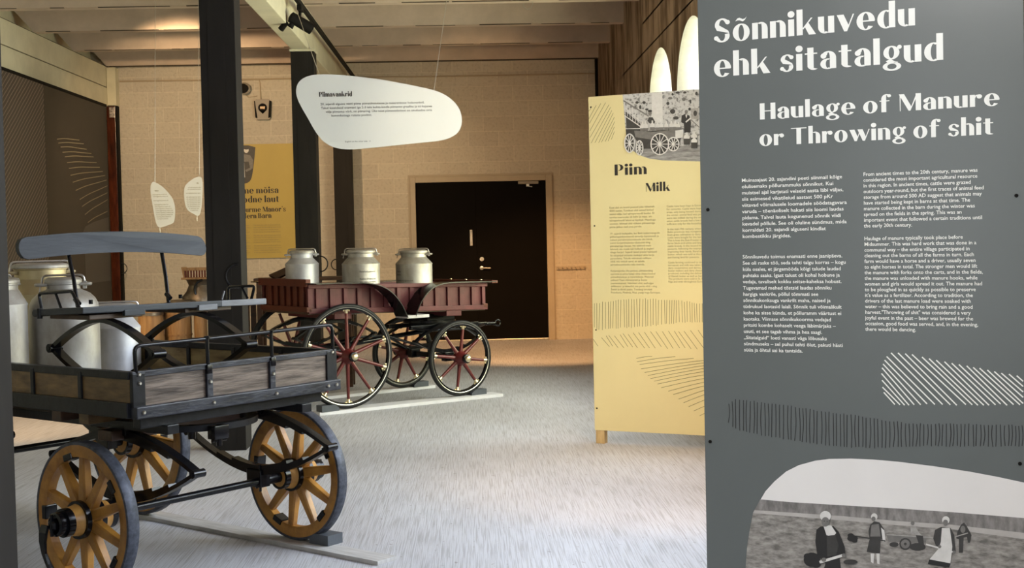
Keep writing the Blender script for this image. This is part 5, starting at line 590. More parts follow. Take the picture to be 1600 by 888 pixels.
def wood_wheel(parent, loc, out, phase, k=1.):
    """heavy wooden cart wheel, axle along local z, outer side towards out*z"""
    rot = (0, PI/2, 0)
    bm = nb(); ringlathe(bm, [(.262, -.020), (.268, -.025), (.314, -.025), (.314, .025), (.268, .025), (.262, .020)], 60)
    wh = link('wheel', fix(bm), 'ochre', parent, True, loc, rot); wh.scale = (k, k, 1)
    bm = nb(); ringlathe(bm, [(.3135, -.027), (.325, -.027), (.327, -.024), (.327, .024), (.325, .027), (.3135, .027)], 64); link('tire', fix(bm), 'tire', wh, True)
    s0 = None
    for k in range(10):
        if s0 is None: s0 = link('spoke', spoke_mesh(.06, .272, .052, .036, .048, .036), 'ochre', wh, True, ang=30); s = s0
        else: s = s0.copy(); COL.objects.link(s); s.parent = wh
        s.rotation_euler = (0, 0, math.radians(phase+36*k))
    bm = nb(); lathe(bm, [(.050, -.115), (.058, -.10), (.066, -.05), (.078, -.03), (.078, .03), (.068, .05), (.058, .105), (.050, .115)], 32); hub = link('hub', fix(bm), 'hubwood', wh, True)
    for r, a, b in ((.081, .026, .048), (.081, -.048, -.026), (.0605, -.118, -.088), (.0605, .088, .118)):
        bm = nb(); ringlathe(bm, [(r-.012, a), (r, a), (r, b), (r-.012, b)], 32); link('hub_band', fix(bm), 'black', wh, True)
    o = out; bm = nb(); lathe(bm, [(.046, .10*o), (.050, .115*o), (.050, .15*o), (.040, .155*o), (.036, .145*o)], 28); link('hub_cap', fix(bm), 'black', wh, True)
    bm = nb(); lathe(bm, [(.026, .13*o), (.026, .162*o), (.02, .17*o)], 6); tube(bm, [(-.045, 0, .165*o), (.045, 0, .165*o)], .008, 6); link('axle_nut', fix(bm), 'black', wh)
    for k in range(5):
        t = math.radians(phase+18+72*k); bm = nb(); box(bm, -.014, .014, -.03, .03, -.03, .03, .004); bmesh.ops.transform(bm, matrix=Matrix.Rotation(t, 4, 'Z') @ Matrix.Translation((.268, 0, 0)), verts=bm.verts); link('felloe_clamp', bm, 'black', wh)
    return wh
def light_wheel(parent, loc, R, n, phase, z_rot=0):
    """light spring-wagon wheel with rubber tyre, axle along local z; outer side is -z"""
    wh_bm = nb(); ringlathe(wh_bm, [(R-.052, -.014), (R-.034, -.016), (R-.030, -.018), (R-.030, .018), (R-.034, .016), (R-.052, .014)], 72)
    wh = link('wheel', fix(wh_bm), 'black', parent, True, loc, (-PI/2, 0, 0))
    bm = nb(); prof = [(R-.031, -.018)]+[(R-.022+.022*math.sin(PI*k/8), -.022*math.cos(PI*k/8)) for k in range(9)]+[(R-.031, .018)]; ringlathe(bm, prof, 72); link('tire', fix(bm), 'rubber', wh, True)
    bm = nb(); ringlathe(bm, [(R-.036, -.0175), (R-.031, -.0195), (R-.031, -.0185), (R-.036, -.0165)], 72); link('rim_bead', fix(bm), 'steel', wh, True)
    s0 = c0 = None
    for k in range(n):
        a = (0, 0, math.radians(phase+360*k/n))
        if s0 is None:
            s0 = s = link('spoke', spoke_mesh(.045, R-.045, .021, .0125, 0, 0, True), 'spoke', wh, True)
            bm = nb(); lathe(bm, [(.0145, -.032), (.0155, -.012), (.020, -.004), (.02, 0)], 12, 'x', (R-.052, 0, 0)); box(bm, R-.056, R-.05, -.034, .034, -.010, .010, .002)
            for q in (-.026, .026): lathe(bm, [(.006, -.014), (.006, 0)], 8, 'x', (R-.052, q, 0))
            c0 = c = link('spoke_clip', fix(bm), 'brass', wh, True)
        else:
            s = s0.copy(); c = c0.copy()
            for q in (s, c): COL.objects.link(q); q.parent = wh
        s.rotation_euler = a; c.rotation_euler = a
    bm = nb(); lathe(bm, [(.034, .09), (.046, .05), (.066, .025), (.066, -.025), (.05, -.045), (.042, -.085), (.038, -.09)], 28); link('hub', fix(bm), 'spoke', wh, True)
    bm = nb(); lathe(bm, [(.040, -.085), (.042, -.09), (.042, -.118), (.036, -.122)], 24); link('hub_band', fix(bm), 'black', wh, True)
    bm = nb(); lathe(bm, [(.030, -.118), (.031, -.132), (.024, -.142), (.010, -.146)], 24); link('hub_cap', fix(bm), 'brass', wh, True)
    return wh
def half_leaf(bc, L, ze, zc, ax, at, wv, th, n=18, p=1.7):
    pts = []
    for k in range(n+1):
        s = -1+2*k/n; z = ze+(zc-ze)*(1-abs(s)**p); q = bc+L*s; pts.append((at, q, z) if ax == 'y' else (q, at, z))
    return pts
def elliptic_spring(parent, ax, at, bc, L, ze, zlo, zhi, hw, th, mk='black', name='leaf_spring', leaves=((.62, 1), (.36, 2))):
    wv = (hw, 0, 0) if ax == 'y' else (0, hw, 0)
    bm = nb(); strip(bm, half_leaf(bc, L, ze, zlo, ax, at, wv, th), wv, th); strip(bm, half_leaf(bc, L, ze, zhi, ax, at, wv, th), wv, th)
    for f, d in leaves:
        sh = th*.9*d
        for zz, sg in ((zlo, 1), (zhi, -1)):
            strip(bm, [(a, b, c+sg*sh) for a, b, c in half_leaf(bc, L, ze, zz, ax, at, wv, th)][int(9-9*f):int(9+9*f)+1], wv, th*.9)
    sp_ = link(name, fix(bm), mk, parent, True, ang=30)
    for s in (-1, 1):
        c = (at, bc+s*L, ze) if ax == 'y' else (bc+s*L, at, ze); e = Vector(wv)*1.45
        bm = nb(); tube(bm, [Vector(c)-e, Vector(c)+e], th*1.05, 14); tube(bm, [Vector(c)-e*1.08, Vector(c)+e*1.08], th*.45, 8); link('spring_eye', fix(bm), mk, sp_, True)
    return sp_
def wedge(name, loc, rz, L, wd, h, mk, label, cat, group=None, low=.45):
    bm = nb(); prism(bm, [(-L/2, 0), (L/2, 0), (L/2, h), (-L/2+L*.25, h), (-L/2, h*low)], -wd/2, wd/2); o = link(name, fix(bm), mk); o.location = loc; o.rotation_euler = (0, 0, rz); return tag(o, label, cat, group)
# ================================================================== front cart
TH = .8869; O1 = Vector((-1.394, 5.339, 0)); a1 = Vector((math.cos(TH), math.sin(TH), 0)); b1 = Vector((-math.sin(TH), math.cos(TH), 0))
W1 = lambda A, B, z=0: tuple(O1+a1*A+b1*B+Vector((0, 0, z)))
c1 = empty('wooden_cart', tuple(O1), TH, 'low wooden spring cart with ochre wheels and raised grey bench seat', 'cart')
AW, BL = 1.135, 2.25
bm = nb(); box(bm, .015, AW-.015, -.012, .012, .80, .965, .003); eb = link('end_board', bm, 'plank', c1)
bm = nb(); box(bm, .015, AW-.015, BL-.012, BL+.012, .80, .965, .003); link('end_board', bm, 'plank', c1)
bm = nb(); box(bm, -.012, .012, .0, BL, .80, .97, .003); link('side_board', bm, 'plankside', c1)
bm = nb(); box(bm, AW-.012, AW+.012, .0, BL, .80, .97, .003); link('side_board', bm, 'plankin', c1)
bm = nb(); box(bm, .0, AW, .0, BL, .795, .815); link('floor_board', bm, 'plankin', c1)
bm = nb(); box(bm, -.012, AW+.016, -.045, .0, .786, .836, .005); link('sill', bm, 'sillpaint', c1)
bm = nb(); box(bm, -.012, AW+.016, -.020, .016, .955, .979, .003); link('top_rail', bm, 'sillpaint', c1)
for x in (0, AW):
    s = -1 if x == 0 else 1
    bm = nb(); box(bm, min(x+s*.028, x), max(x+s*.028, x), .0, BL, .788, .852, .004); link('sill', bm, 'ironpaint', c1)
    bm = nb(); box(bm, x-.018, x+.018, .0, BL, .947, .979, .003); link('top_rail', bm, 'ironpaint', c1)
    for y_ in (.333, .684, 1.04, 1.39, 1.75, 2.1):
        bm = nb(); box(bm, x-.022, x+.022, y_-.012, y_+.012, .79, .965, .003); link('side_strap', bm, 'ironpaint', c1)
for x in (.0, AW-.05):
    bm = nb(); box(bm, x-.012+(.0 if x == 0 else .012), x+.05+(.0 if x == 0 else .014), -.022, .0, .83, .972, .003); link('corner_iron', bm, 'ironpaint', c1)
for x in (.382, .741):
    bm = nb(); box(bm, x-.016, x+.016, -.026, -.008, .83, .96, .003); st_ = link('end_strap', bm, 'sillpaint', c1)
    bm = nb()
    for z in (.965, .90, .81): lathe(bm, [(.008, 0), (.008, .006), (.004, .010)], 10, 'y', (x, -.0, 0))
    bm.free(); bm = nb()
    for z, yy in ((.966, -.020), (.90, -.026), (.812, -.045)):
        lathe(bm, [(.009, .004), (.009, -.004), (.005, -.009)], 10, 'y', (x, yy, z))
    link('bolt', fix(bm), 'steel', st_, True)
bm = nb()
for x, z, yy in ((.02, .966, -.020), (.02, .93, -.022), (AW-.015, .966, -.020), (AW-.015, .812, -.045), (.02, .812, -.045), (AW-.07, .812, -.045)): lathe(bm, [(.009, .004), (.009, -.004), (.005, -.009)], 10, 'y', (x, yy, z))
link('bolt', fix(bm), 'steel', c1, True)
def bend(pts, r=.03, n=4):
    pts = [Vector(p) for p in pts]; out = [pts[0]]
    for i in range(1, len(pts)-1):
        a = (pts[i-1]-pts[i]); b = (pts[i+1]-pts[i]); q = min(r, a.length/2, b.length/2); a = pts[i]+a.normalized()*q; b = pts[i]+b.normalized()*q
        out += [a*(1-t)**2+pts[i]*2*t*(1-t)+b*t*t for t in [k/n for k in range(n+1)]]
    return out+[pts[-1]]
bm = nb(); tube(bm, bend([(.012, -.014, .96), (.006, -.014, 1.084), (.38, -.014, 1.086), (.744, -.014, 1.09), (1.132, -.014, 1.096), (1.132, -.014, .95)]), .0085, 10)
hr = link('hand_rail', fix(bm), 'black', c1, True)
for x in (.379, .744):
    bm = nb(); tube(bm, [(x, -.016, 1.086), (x, -.018, .955)], .0085, 10); lathe(bm, [(.0, -.006), (.014, -.004), (.014, .008), (.0, .010)], 12, 'z', (x, -.016, 1.089)); box(bm, x-.014, x+.014, -.03, -.014, .935, .975, .003); link('rail_upright', fix(bm), 'black', hr, True)
# undercarriage
for y_ in (.37, .57, 1.5, 1.68):
    bm = nb(); box(bm, .02, AW-.02, y_-.035, y_+.035, .735, .79, .004); link('cross_bearer', bm, 'wooddark' if y_ in (.57, 1.68) else 'plankside', c1)
for x in (.185, .95):
    bm = nb(); box(bm, x-.03, x+.03, -.02, 2.1, .70, .74, .004); link('long_bearer', bm, 'ironpaint', c1)
bm = nb(); box(bm, .05, AW-.05, .02, .07, .735, .79, .004); link('cross_bearer', bm, 'ironpaint', c1)
bm = nb(); ringlathe(bm, [(.25, .672), (.30, .672), (.30, .70), (.25, .70)], 40, 'z', (.567, .34, 0)); link('turntable_ring', fix(bm), 'ironpaint', c1, True)
bm = nb(); box(bm, .10, 1.02, .29, .39, .655, .70, .006); link('bolster', bm, 'wooddark', c1)
bm = nb(); tube(bm, [(.567, .34, .80), (.567, .34, .60)], .018, 10); box(bm, .42, .50, -.0, .05, .64, .70, .004); tube(bm, [(.46, .02, .70), (.46, .02, .61)], .014, 8); tube(bm, [(.42, .02, .635), (.50, .02, .635)], .008, 6); link('king_bolt', fix(bm), 'black', c1, True)
for bc, sl_, dz in ((.33, .50, 0), (1.53, .30, .085)):
    for x in (.185, .95):
        elliptic_spring(c1, 'y', x, bc, sl_, .548+dz*.6, .385+dz, .690, .021, .017)
        bm = nb(); box(bm, x-.032, x+.032, bc-.05, bc+.05, .318+dz, .405+dz, .006)
        for q in (-.038, .038): tube(bm, [(x+q*.6, bc+q, .30+dz), (x+q*.6, bc+q, .43+dz)], .007, 6)
        link('axle_clamp', fix(bm), 'black', c1); bm = nb(); box(bm, x-.03, x+.03, bc-.06, bc+.06, .672, .725, .005); link('spring_clamp', bm, 'black', c1)
    bm = nb(); tube(bm, [(q, bc-.024, .347+(e_ if dz else 0)) for q, e_ in ((.02, .088), (.13, .088), (.165, .13), (.94, .13), (.975, .088), (1.12, .088))], [.026, .026, .0175, .0175, .026, .026], 14); link('axle', fix(bm), 'black', c1, True)
wl = wood_wheel(c1, (-.025, .306, .347), -1, 0); wr = wood_wheel(c1, (1.175, .306, .347), 1, 8); wood_wheel(c1, (1.13, 1.506, .435), 1, 20, 1.27); wood_wheel(c1, (-.025, 1.506, .435), -1, 14, 1.27)
# linch pin hanging from the near left hub
bm = nb(); strip(bm, [(.0, .03, -.175), (.03, .035, -.182), (.07, .045, -.18), (.12, .04, -.178), (.16, .02, -.176), (.19, .0, -.175)], (0, .016, 0), .012, wid=[1.3, 1.5, 1.2, .7, .6, .5]); tube(bm, [Vector((.205, -.0, -.175))+Vector((.018*math.cos(t), .018*math.sin(t), 0)) for t in [2*PI*k/14 for k in range(15)]], .006, 6); link('linch_pin', fix(bm), 'black', wl)
# seat
def seatT(bm):
    for v in bm.verts: v.co.z += -.002-.0145*(v.co.x-.1)-.045*(v.co.y-.45)
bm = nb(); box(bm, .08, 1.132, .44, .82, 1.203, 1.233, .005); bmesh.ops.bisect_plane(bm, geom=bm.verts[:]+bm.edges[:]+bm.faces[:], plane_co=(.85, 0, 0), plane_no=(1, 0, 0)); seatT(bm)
for f in bm.faces: f.material_index = 1 if f.calc_center_median().x > .85 else 0  # right end of the board is a paler grey
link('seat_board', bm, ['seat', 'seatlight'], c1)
bm = nb(); tube(bm, [(.085, .815, 1.216), (.16, .815, 1.216)], .017, 10); tube(bm, [(.083, .77, 1.19), (.083, .77, 1.236)], .012, 8); seatT(bm); link('seat_corner_iron', fix(bm), 'ironpaint', c1, True)
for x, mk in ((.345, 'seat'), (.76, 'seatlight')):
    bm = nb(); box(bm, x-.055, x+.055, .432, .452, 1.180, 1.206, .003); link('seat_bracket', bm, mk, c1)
for x in (.28, .80):
    bm = nb(); box(bm, x-.14, x+.14, .48, .78, 1.170, 1.192, .004); link('seat_batten', bm, 'wooddark', c1)
    elliptic_spring(c1, 'y', x, .58, .385, 1.02, .875, 1.160, .022, .020, name='seat_spring', leaves=())
    bm = nb(); box(bm, x-.05, x+.05, .50, .66, .815, .872, .004); link('seat_spring_block', bm, 'wooddark', c1)
for (p, q) in (((.300, .80, 1.215), (.330, .905, 1.46)), ((.815, .80, 1.205), (.862, .905, 1.46))):
    bm = nb(); tube(bm, [(p[0], p[1], p[2]), (p[0]*.5+q[0]*.5, (p[1]+q[1])/2-.006, (p[2]+q[2])/2), q], .0095, 10); tube(bm, [(p[0]-.012, p[1]-.03, 1.228), (p[0]-.012, p[1]+.0, 1.252)], .012, 8); tube(bm, [(p[0]+.05, p[1]-.03, 1.225), (p[0]+.05, p[1]-.03, 1.245)], .010, 8); link('back_post', fix(bm), 'black', c1, True)
top = []; bot = []; n = 24; x0, x1 = .073, 1.138
for k in range(n+1):
    s = .5-.5*math.cos(PI*k/n); s = .5*s+.5*k/n if 3 < k < n-3 else s; x = x0+(x1-x0)*s; u = 2*s-1; ez = 1.5165-.030*u*u-.008*s; hh = .0505*math.sqrt(max(.02, 1-max(0, (abs(u)-.915)/.085)**2.4))
    top.append((x, ez+hh)); bot.append((x, ez-hh))
bm = nb(); prism(bm, top+bot[::-1], -.014, .014); bmesh.ops.bevel(bm, geom=[e for e in bm.edges if len(e.link_faces) == 2 and e.calc_face_angle(0) > .9], offset=.004, segments=2, affect='EDGES'); 
for v in bm.verts: v.co.y += .012*((v.co.x-.6)/.53)**2+(v.co.z-1.51)*.25
bk = link('backrest', fix(bm), 'seat', c1, loc=(0, .908, 0))
for pts in ([(.095, .77, 1.21), (.095, .79, 1.287), (.095, .535, 1.299), (.095, .485, 1.225)], [(1.11, .70, 1.20), (1.11, .70, 1.272), (1.11, .50, 1.278), (1.11, .53, 1.205)]):
    bm = nb(); tube(bm, bend(pts, .02), .0075, 8); ml = (Vector(pts[1])+Vector(pts[2]))/2; tube(bm, [tuple(ml), (ml.x, ml.y-.045, 1.215)], .006, 8); link('arm_rail', fix(bm), 'black', c1, True)
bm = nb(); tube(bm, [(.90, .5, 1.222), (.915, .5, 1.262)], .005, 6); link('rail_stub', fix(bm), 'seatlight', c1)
# plank and chock under the right wheel
pa = Vector(W1(1.12, -.345)); pbv = Vector(W1(1.175, 1.9)); d = (pbv-pa).normalized(); L = (pbv-pa).length; rz = math.atan2(d.y, d.x)
bm = nb(); box(bm, 0, L, -.062, .062, 0, .02, .002); o = link('floor_plank', bm, 'greyboard'); o.location = pa; o.rotation_euler = (0, 0, rz); tag(o, 'grey plank on the floor under the right wheels of the front cart', 'plank')
pl = Vector(W1(-.03, -.345)); bm = nb(); box(bm, 0, L, -.055, .055, 0, .02, .002); o = link('floor_plank', bm, 'greyboard'); o.location = pl; o.rotation_euler = (0, 0, TH+PI/2); tag(o, 'grey plank on the floor under the left wheels of the front cart', 'plank')
wedge('wheel_chock', W1(1.19, .125, .02), TH-PI/2, .13, .10, .05, 'chock', 'blue grey block against the front cart wheel on its plank', 'wheel chock')
# ================================================================== milk cans
def milk_can(name, loc, R, H, nR, lR, body, label, group, rz=0, mk='alu', lid='alu', neck=None, handles=True, bail=True, text=None, sh=.065, conic=True):
    t = empty(name, loc, rz, label, 'milk can', group)
    zb = H*body; zn = zb+sh; zl = H-.035
    prof = [(R*.96, 0), (R, .006), (R, .02), (R*.985, .026), (R*.985, zb-.004)]
    if conic: prof += [(R*1.0, zb-.004), (R*1.0, zb+.004), (R*.975, zb+.010), (nR+.004, zn)]
    else: prof += [(R*.985, zb), (R*.96, zb+sh*.28), (R*.88, zb+sh*.55), (R*.74, zb+sh*.8), (nR+.004, zn)]
    prof += [(nR, zn+.004), (nR, zl-.012), (nR+.006, zl-.008), (nR+.006, zl)]
    bm = nb(); lathe(bm, prof, 48); link('body', fix(bm), mk, t, True, ang=28)
    bm = nb(); lathe(bm, [(lR-.006, zl-.004), (lR, zl), (lR, zl+.012), (lR-.006, zl+.020), (lR*.8, zl+.026), (lR*.5, zl+.024), (.01, zl+.024)], 40); ld = link('lid', fix(bm), lid, t, True, ang=28)
    if handles:
        for s in (-1, 1):
            zc = (zn+zl)/2-.004; bm = nb(); tube(bm, bend([(s*(nR-.004), -.035, zc+.012), (s*(nR+.045), -.035, zc+.012), (s*(nR+.05), .035, zc+.012), (s*(nR-.004), .035, zc+.012)], .02), .0085, 8); link('handle', fix(bm), mk, t, True)
    if bail:
        bm = nb(); tube(bm, bend([(-lR-.012, 0, zl-.02), (-lR-.010, 0, zl+.036), (lR+.010, 0, zl+.036), (lR+.012, 0, zl-.02)], .025), .0055, 8); link('bail_wire', fix(bm), 'steel', ld, True)
        bm = nb(); strip(bm, [(-lR-.012, 0, zl+.005), (-lR-.020, -.01, zl-.02), (-lR-.026, -.02, zl-.05)], (0, .012, 0), .006); box(bm, lR+.002, lR+.022, -.012, .012, zl-.035, zl+.005, .003); link('clamp_lever', fix(bm), 'steel', ld)
    if text:
        bm = nb(); Rr = R*.985+.0008
        for s, a0, z, wd in text:
            k = wd/text_geo(s)[2]
            fn = lambda p: (Rr*math.cos(-PI/2+p[0]/Rr), Rr*math.sin(-PI/2+p[0]/Rr), p[2]); put_text(bm, s, a0, z, k, .022, 0., .012, fn=fn)
        link('label_text', fix(bm), 'inksoft', t)
    return t
F0 = .8155
milk_can('milk_can', W1(.20, 1.36, F0), .168, .545, .125, .135, .74, 'aluminium milk can half hidden by the near post, leftmost in the front cart', 'milk cans in the front cart', 1.2, 'alu', sh=.07)
milk_can('milk_can', W1(.56, 1.30, F0), .172, .535, .082, .090, .68, 'big round-shouldered milk can behind the seat of the front cart', 'milk cans in the front cart', .35, 'alu', conic=False, sh=.10)
milk_can('milk_can', W1(.85, 1.95, F0), .180, .60, .135, .148, .70, 'yellowed wide-lidded milk can at the back of the front cart', 'milk cans in the front cart', .6, 'aluyellow', 'alu', sh=.08)
milk_can('milk_can', W1(.985, 1.47, F0), .128, .375, .085, .108, .63, 'short pale milk can standing under the seat of the front cart', 'milk cans in the front cart', .4, 'aluwhite', 'aluwhite', sh=.055)
# ================================================================== red wagon
PH = .6269; O2 = Vector((-1.0918, 11.3096, 0)); u2 = Vector((math.cos(PH), math.sin(PH), 0)); v2 = Vector((-math.sin(PH), math.cos(PH), 0))
W2 = lambda U, V, z=0: tuple(O2+u2*U+v2*V+Vector((0, 0, z)))
c2 = empty('red_wagon', tuple(O2), PH, 'dark red slatted wagon with thin-spoked rubber-tyred wheels before the door', 'wagon')
def T2(bm):
    for v in bm.verts: v.co.z += -.0305*(v.co.x+.32)
    return bm
U0, U1, V0, V1 = -.32, 1.57, .10, .93
for v, s in ((V0, 1), (V1, -1)):
    bm = nb(); box(bm, U0, U1, min(v+s*.012, v+s*.03), max(v+s*.012, v+s*.03), .87, 1.12)
    k = U0+.10
    while k < U1-.05: box(bm, k-.022, k+.022, min(v-s*.008, v+s*.014), max(v-s*.008, v+s*.014), .90, 1.10, .003); k += .138
    box(bm, U1-.035, U1, min(v-s*.01, v+s*.03), max(v-s*.01, v+s*.03), .87, 1.12); box(bm, U0, U0+.035, min(v-s*.01, v+s*.03), max(v-s*.01, v+s*.03), .87, 1.12)
    link('side_boards', T2(bm), 'red', c2)
    bm = nb(); box(bm, U0, U1+.02, min(v-s*.02, v+s*.035), max(v-s*.02, v+s*.035), 1.085, 1.122, .004); link('top_rail', T2(bm), 'red', c2)
    bm = nb(); box(bm, U0, U1+.02, min(v-s*.02, v+s*.035), max(v-s*.02, v+s*.035), .868, .912, .004); link('bottom_rail', T2(bm), 'red', c2)
for u, s in ((U0, 1), (U1, -1)):
    bm = nb(); box(bm, min(u+s*.012, u+s*.03), max(u+s*.012, u+s*.03), V0+.02, V1-.02, .87, 1.12)
    k = V0+.09
    while k < V1-.04: box(bm, min(u-s*.008, u+s*.014), max(u-s*.008, u+s*.014), k-.030, k+.030, .90, 1.10, .003); k += .118
    link('end_boards', T2(bm), 'redbrown', c2)
    bm = nb(); box(bm, min(u-s*.02, u+s*.03), max(u-s*.02, u+s*.03), V0-.02, V1+.02, .880, .925, .004); link('bottom_rail', T2(bm), 'redbrown', c2)
bm = nb(); box(bm, U0-.02, U0+.03, V0-.01, V1+.05, 1.10, 1.165, .005); link('top_rail', T2(bm), 'redbrown', c2)
bm = nb(); box(bm, U1+.0, U1+.07, V0-.12, V1+.04, 1.118, 1.145, .006)
fr_ = link('top_rail', T2(bm), 'redbrown', c2)
bm = nb()
for v in (.2, .45, .7): lathe(bm, [(.012, 0), (.012, .006), (.005, .010)], 10, 'z', (U1+.035, v, 1.085))
link('bolt', fix(bm), 'brass', fr_, True)
bm = nb(); box(bm, U0, U1, V0, V1, .86, .885); link('floor_board', T2(bm), 'wooddark', c2)
for u in (.02, 1.205):
    bm = nb(); box(bm, u-.085, u+.085, V0-.01, V1+.01, .815, .868, .004); link('bolster', T2(bm), 'red', c2)
bm = nb(); box(bm, 1.05, 1.36, .3, .72, .72, .78, .006); ringlathe(bm, [(.2, .70), (.25, .70), (.25, .72), (.2, .72)], 30, 'z', (1.205, .5, 0)); link('turntable', fix(bm), 'black', c2)
for s, vc in ((-1, 0.0), (1, 1.03)):
    rp_ = [(-.34, 1.128), (-.1, 1.128), (.12, 1.122), (.25, 1.105), (.36, 1.065), (.45, .995), (.52, .905), (.56, .82), (.575, .79)]
    fp_ = [(.655, .79), (.675, .85), (.72, .93), (.79, 1.01), (.88, 1.065), (1.0, 1.088), (1.25, 1.085), (1.56, 1.075)]
    for P in (rp_, fp_):
        bm = nb(); strip(bm, [(p[0], vc, p[1]) for p in smoothcurve(P, 2, False)], (0, .10, 0), .008); link('mudguard', fix(bm), 'black', c2, True, ang=50)
    bm = nb(); box(bm, .565, .80, vc-.10, vc+.10, .785, .812, .004); link('step_board', bm, 'greyboard', c2)
    bm = nb(); tube(bm, [(.68, vc-.04*s, .79), (.68, vc-.16*s, .84)], .010, 8); link('step_iron', fix(bm), 'black', c2)
for (u, z) in ((0.0, .487), (1.199, .381)):
    bm = nb(); box(bm, u-.022, u+.022, .06, .91, z-.024, z+.024, .006)
    for v in (.20, .77): box(bm, u-.05, u+.05, v-.035, v+.035, z-.04, z+.045, .006)
    link('axle', bm, 'black', c2)
for v in (.20, .77):
    elliptic_spring(c2, 'x', v, 0.0, .40, .655, .525, .80, .022, .014); elliptic_spring(c2, 'x', v, 1.199, .36, .545, .42, .70, .022, .014)
    bm = nb(); tube(bm, [(.05, v, .49), (.35, .485, .60), (.7, .485, .60), (1.15, v, .42)], .012, 8); link('brace_rod', fix(bm), 'black', c2, True)
bm = nb(); tube(bm, [(0, .485, .52), (.5, .485, .56), (1.2, .485, .62)], .022, 10); link('perch_pole', fix(bm), 'black', c2, True)
bm = nb()
for v in (.30, .68): box(bm, .85, 1.62, v-.022, v+.022, .645, .685, .004)
tube(bm, [(.85, .30, .665), (1.0, .2, .64), (1.55, .2, .635), (1.7, .3, .65)], .012, 8); link('fore_carriage_frame', fix(bm), 'black', c2)
bm = nb(); tube(bm, [(1.3, .5, .655), (1.75, .5, .645), (1.98, .5, .640)], [.022, .02, .016], 10); box(bm, 1.70, 1.86, .46, .54, .625, .66, .004); tube(bm, [Vector((2.02, .5, .640))+Vector((.03*math.cos(t), 0, .03*math.sin(t))) for t in [2*PI*k/16 for k in range(17)]], .008, 8); tube(bm, [(1.9, .5, .64), (1.93, .42, .63), (1.97, .40, .62)], .008, 6); link('draw_bar', fix(bm), 'black', c2, True)
light_wheel(c2, (0, 0, .487), .457, 10, 18+0, 0); light_wheel(c2, (1.199, 0, .381), .351, 8, 8)
for (u, R, n, ph, z) in ((0, .457, 10, 4, .487), (1.199, .351, 8, 30, .381)):
    w_ = light_wheel(c2, (u, .967, z), R, n, ph); w_.rotation_euler = (PI/2, 0, 0)
bm = nb(); box(bm, -.09, .09, -.06, .06, -.01, .01, .003); pb_ = link('foot_board', bm, 'wooddark', c2); pb_.location = (-.17, .86, 1.20); pb_.rotation_euler = (.3, -.35, 0)
T1 = 'piimanõude pesemiseks'; T3 = ['Piimanõud olid alguses puust,', 'hiljem plekist ja alumiiniumist,', 'need täideti talus ja viidi', 'vankriga meiereisse. Tühjad', 'nõud toodi koju tagasi.']
txt = [('Piimanõud ja piimavedu', -.02, .335, .155)]+[(s, -.02, .270-.027*i, .165) for i, s in enumerate(T3+T3[:2])]
txt2 = [('Piimavedu', -.168, .335, .06), ('meiereisse', -.168, .305, .055)]+[(s, -.165, .250-.027*i, .185) for i, s in enumerate(T3+T3[1:3])]
F2 = .872
milk_can('milk_can', W2(-.06, .66, F2+.005), .152, .545, .100, .112, .745, 'plain scratched milk can at the rear end of the red wagon', 'milk cans on the red wagon', .15, 'aluwhite', 'alu', sh=.055)
milk_can('milk_can', W2(.376, .36, F2-.005), .173, .548, .118, .132, .74, 'milk can with printed text, middle of three on the red wagon', 'milk cans on the red wagon', .12, 'alu', 'alu', text=txt, sh=.06)
milk_can('milk_can', W2(.95, .36, F2-.02), .173, .548, .118, .130, .74, 'milk can with printed text standing before the black door', 'milk cans on the red wagon', -.12, 'alu', 'alu', text=txt2, sh=.06)
def floor_plank(name, p0, p1, wd, mk, label, group=None):
    a = Vector(p0); b = Vector(p1); L = (b-a).length; bm = nb(); box(bm, 0, L, -wd/2, wd/2, 0, .028, .002); o = link(name, bm, mk); o.location = (a.x, a.y, 0); o.rotation_euler = (0, 0, math.atan2(b.y-a.y, b.x-a.x)); return tag(o, label, 'plank', group)
floor_plank('floor_plank', (-1.37, 11.18), (.22, 12.20), .20, 'rackboard', 'white plank on the floor under the near wheels of the red wagon')
floor_plank('floor_plank', (-2.10, 11.83), (-.44, 13.05), .20, 'rackboard', 'white plank on the floor under the far wheels of the red wagon')
wedge('wheel_chock', W2(-.205, .0, .028), PH+PI, .17, .10, .055, 'chock', 'dark chock behind the near rear wheel of the red wagon', 'wheel chock', 'chocks of the red wagon')
wedge('wheel_chock', W2(1.199+.175, .0, .028), PH, .17, .10, .05, 'chock', 'dark chock before the near front wheel of the red wagon', 'wheel chock', 'chocks of the red wagon')
wedge('wheel_chock', W2(1.199+.175, .967, .028), PH, .17, .10, .05, 'chock', 'dark chock before the far front wheel of the red wagon', 'wheel chock', 'chocks of the red wagon')
# ================================================================== old dairy tools on a stand behind the tall post
t = empty('display_stand', (-2.72, 12.55, 0), 0, 'dark red two-shelf wooden stand seen under the cart seat', 'stand')
for z, nm in ((.575, 'lower_shelf'), (.925, 'upper_shelf')):
    bm = nb(); box(bm, -.25, .62, -.22, .22, z-.035, z, .004); link(nm, bm, 'wooddark', t)
for x, y_ in ((-.22, -.19), (.59, -.19), (-.22, .19), (.59, .19)):
    bm = nb(); box(bm, x-.025, x+.025, y_-.025, y_+.025, 0, .89, .003); link('leg', bm, 'wooddark', t)
t = empty('tall_churn', (-3.03, 12.35, 0), 0, 'tall pale pine churn standing left of the stand', 'churn')
bm = nb(); lathe(bm, [(.135, 0), (.125, .5), (.112, .93), (.105, .93), (.1, .9)], 28); link('body', fix(bm), 'woodpale', t, True)
for z, r in ((.15, .134), (.5, .127), (.84, .118)):
    bm = nb(); ringlathe(bm, [(r-.004, z-.015), (r+.003, z-.015), (r+.003, z+.015), (r-.004, z+.015)], 28); link('hoop', fix(bm), 'tin', t, True)
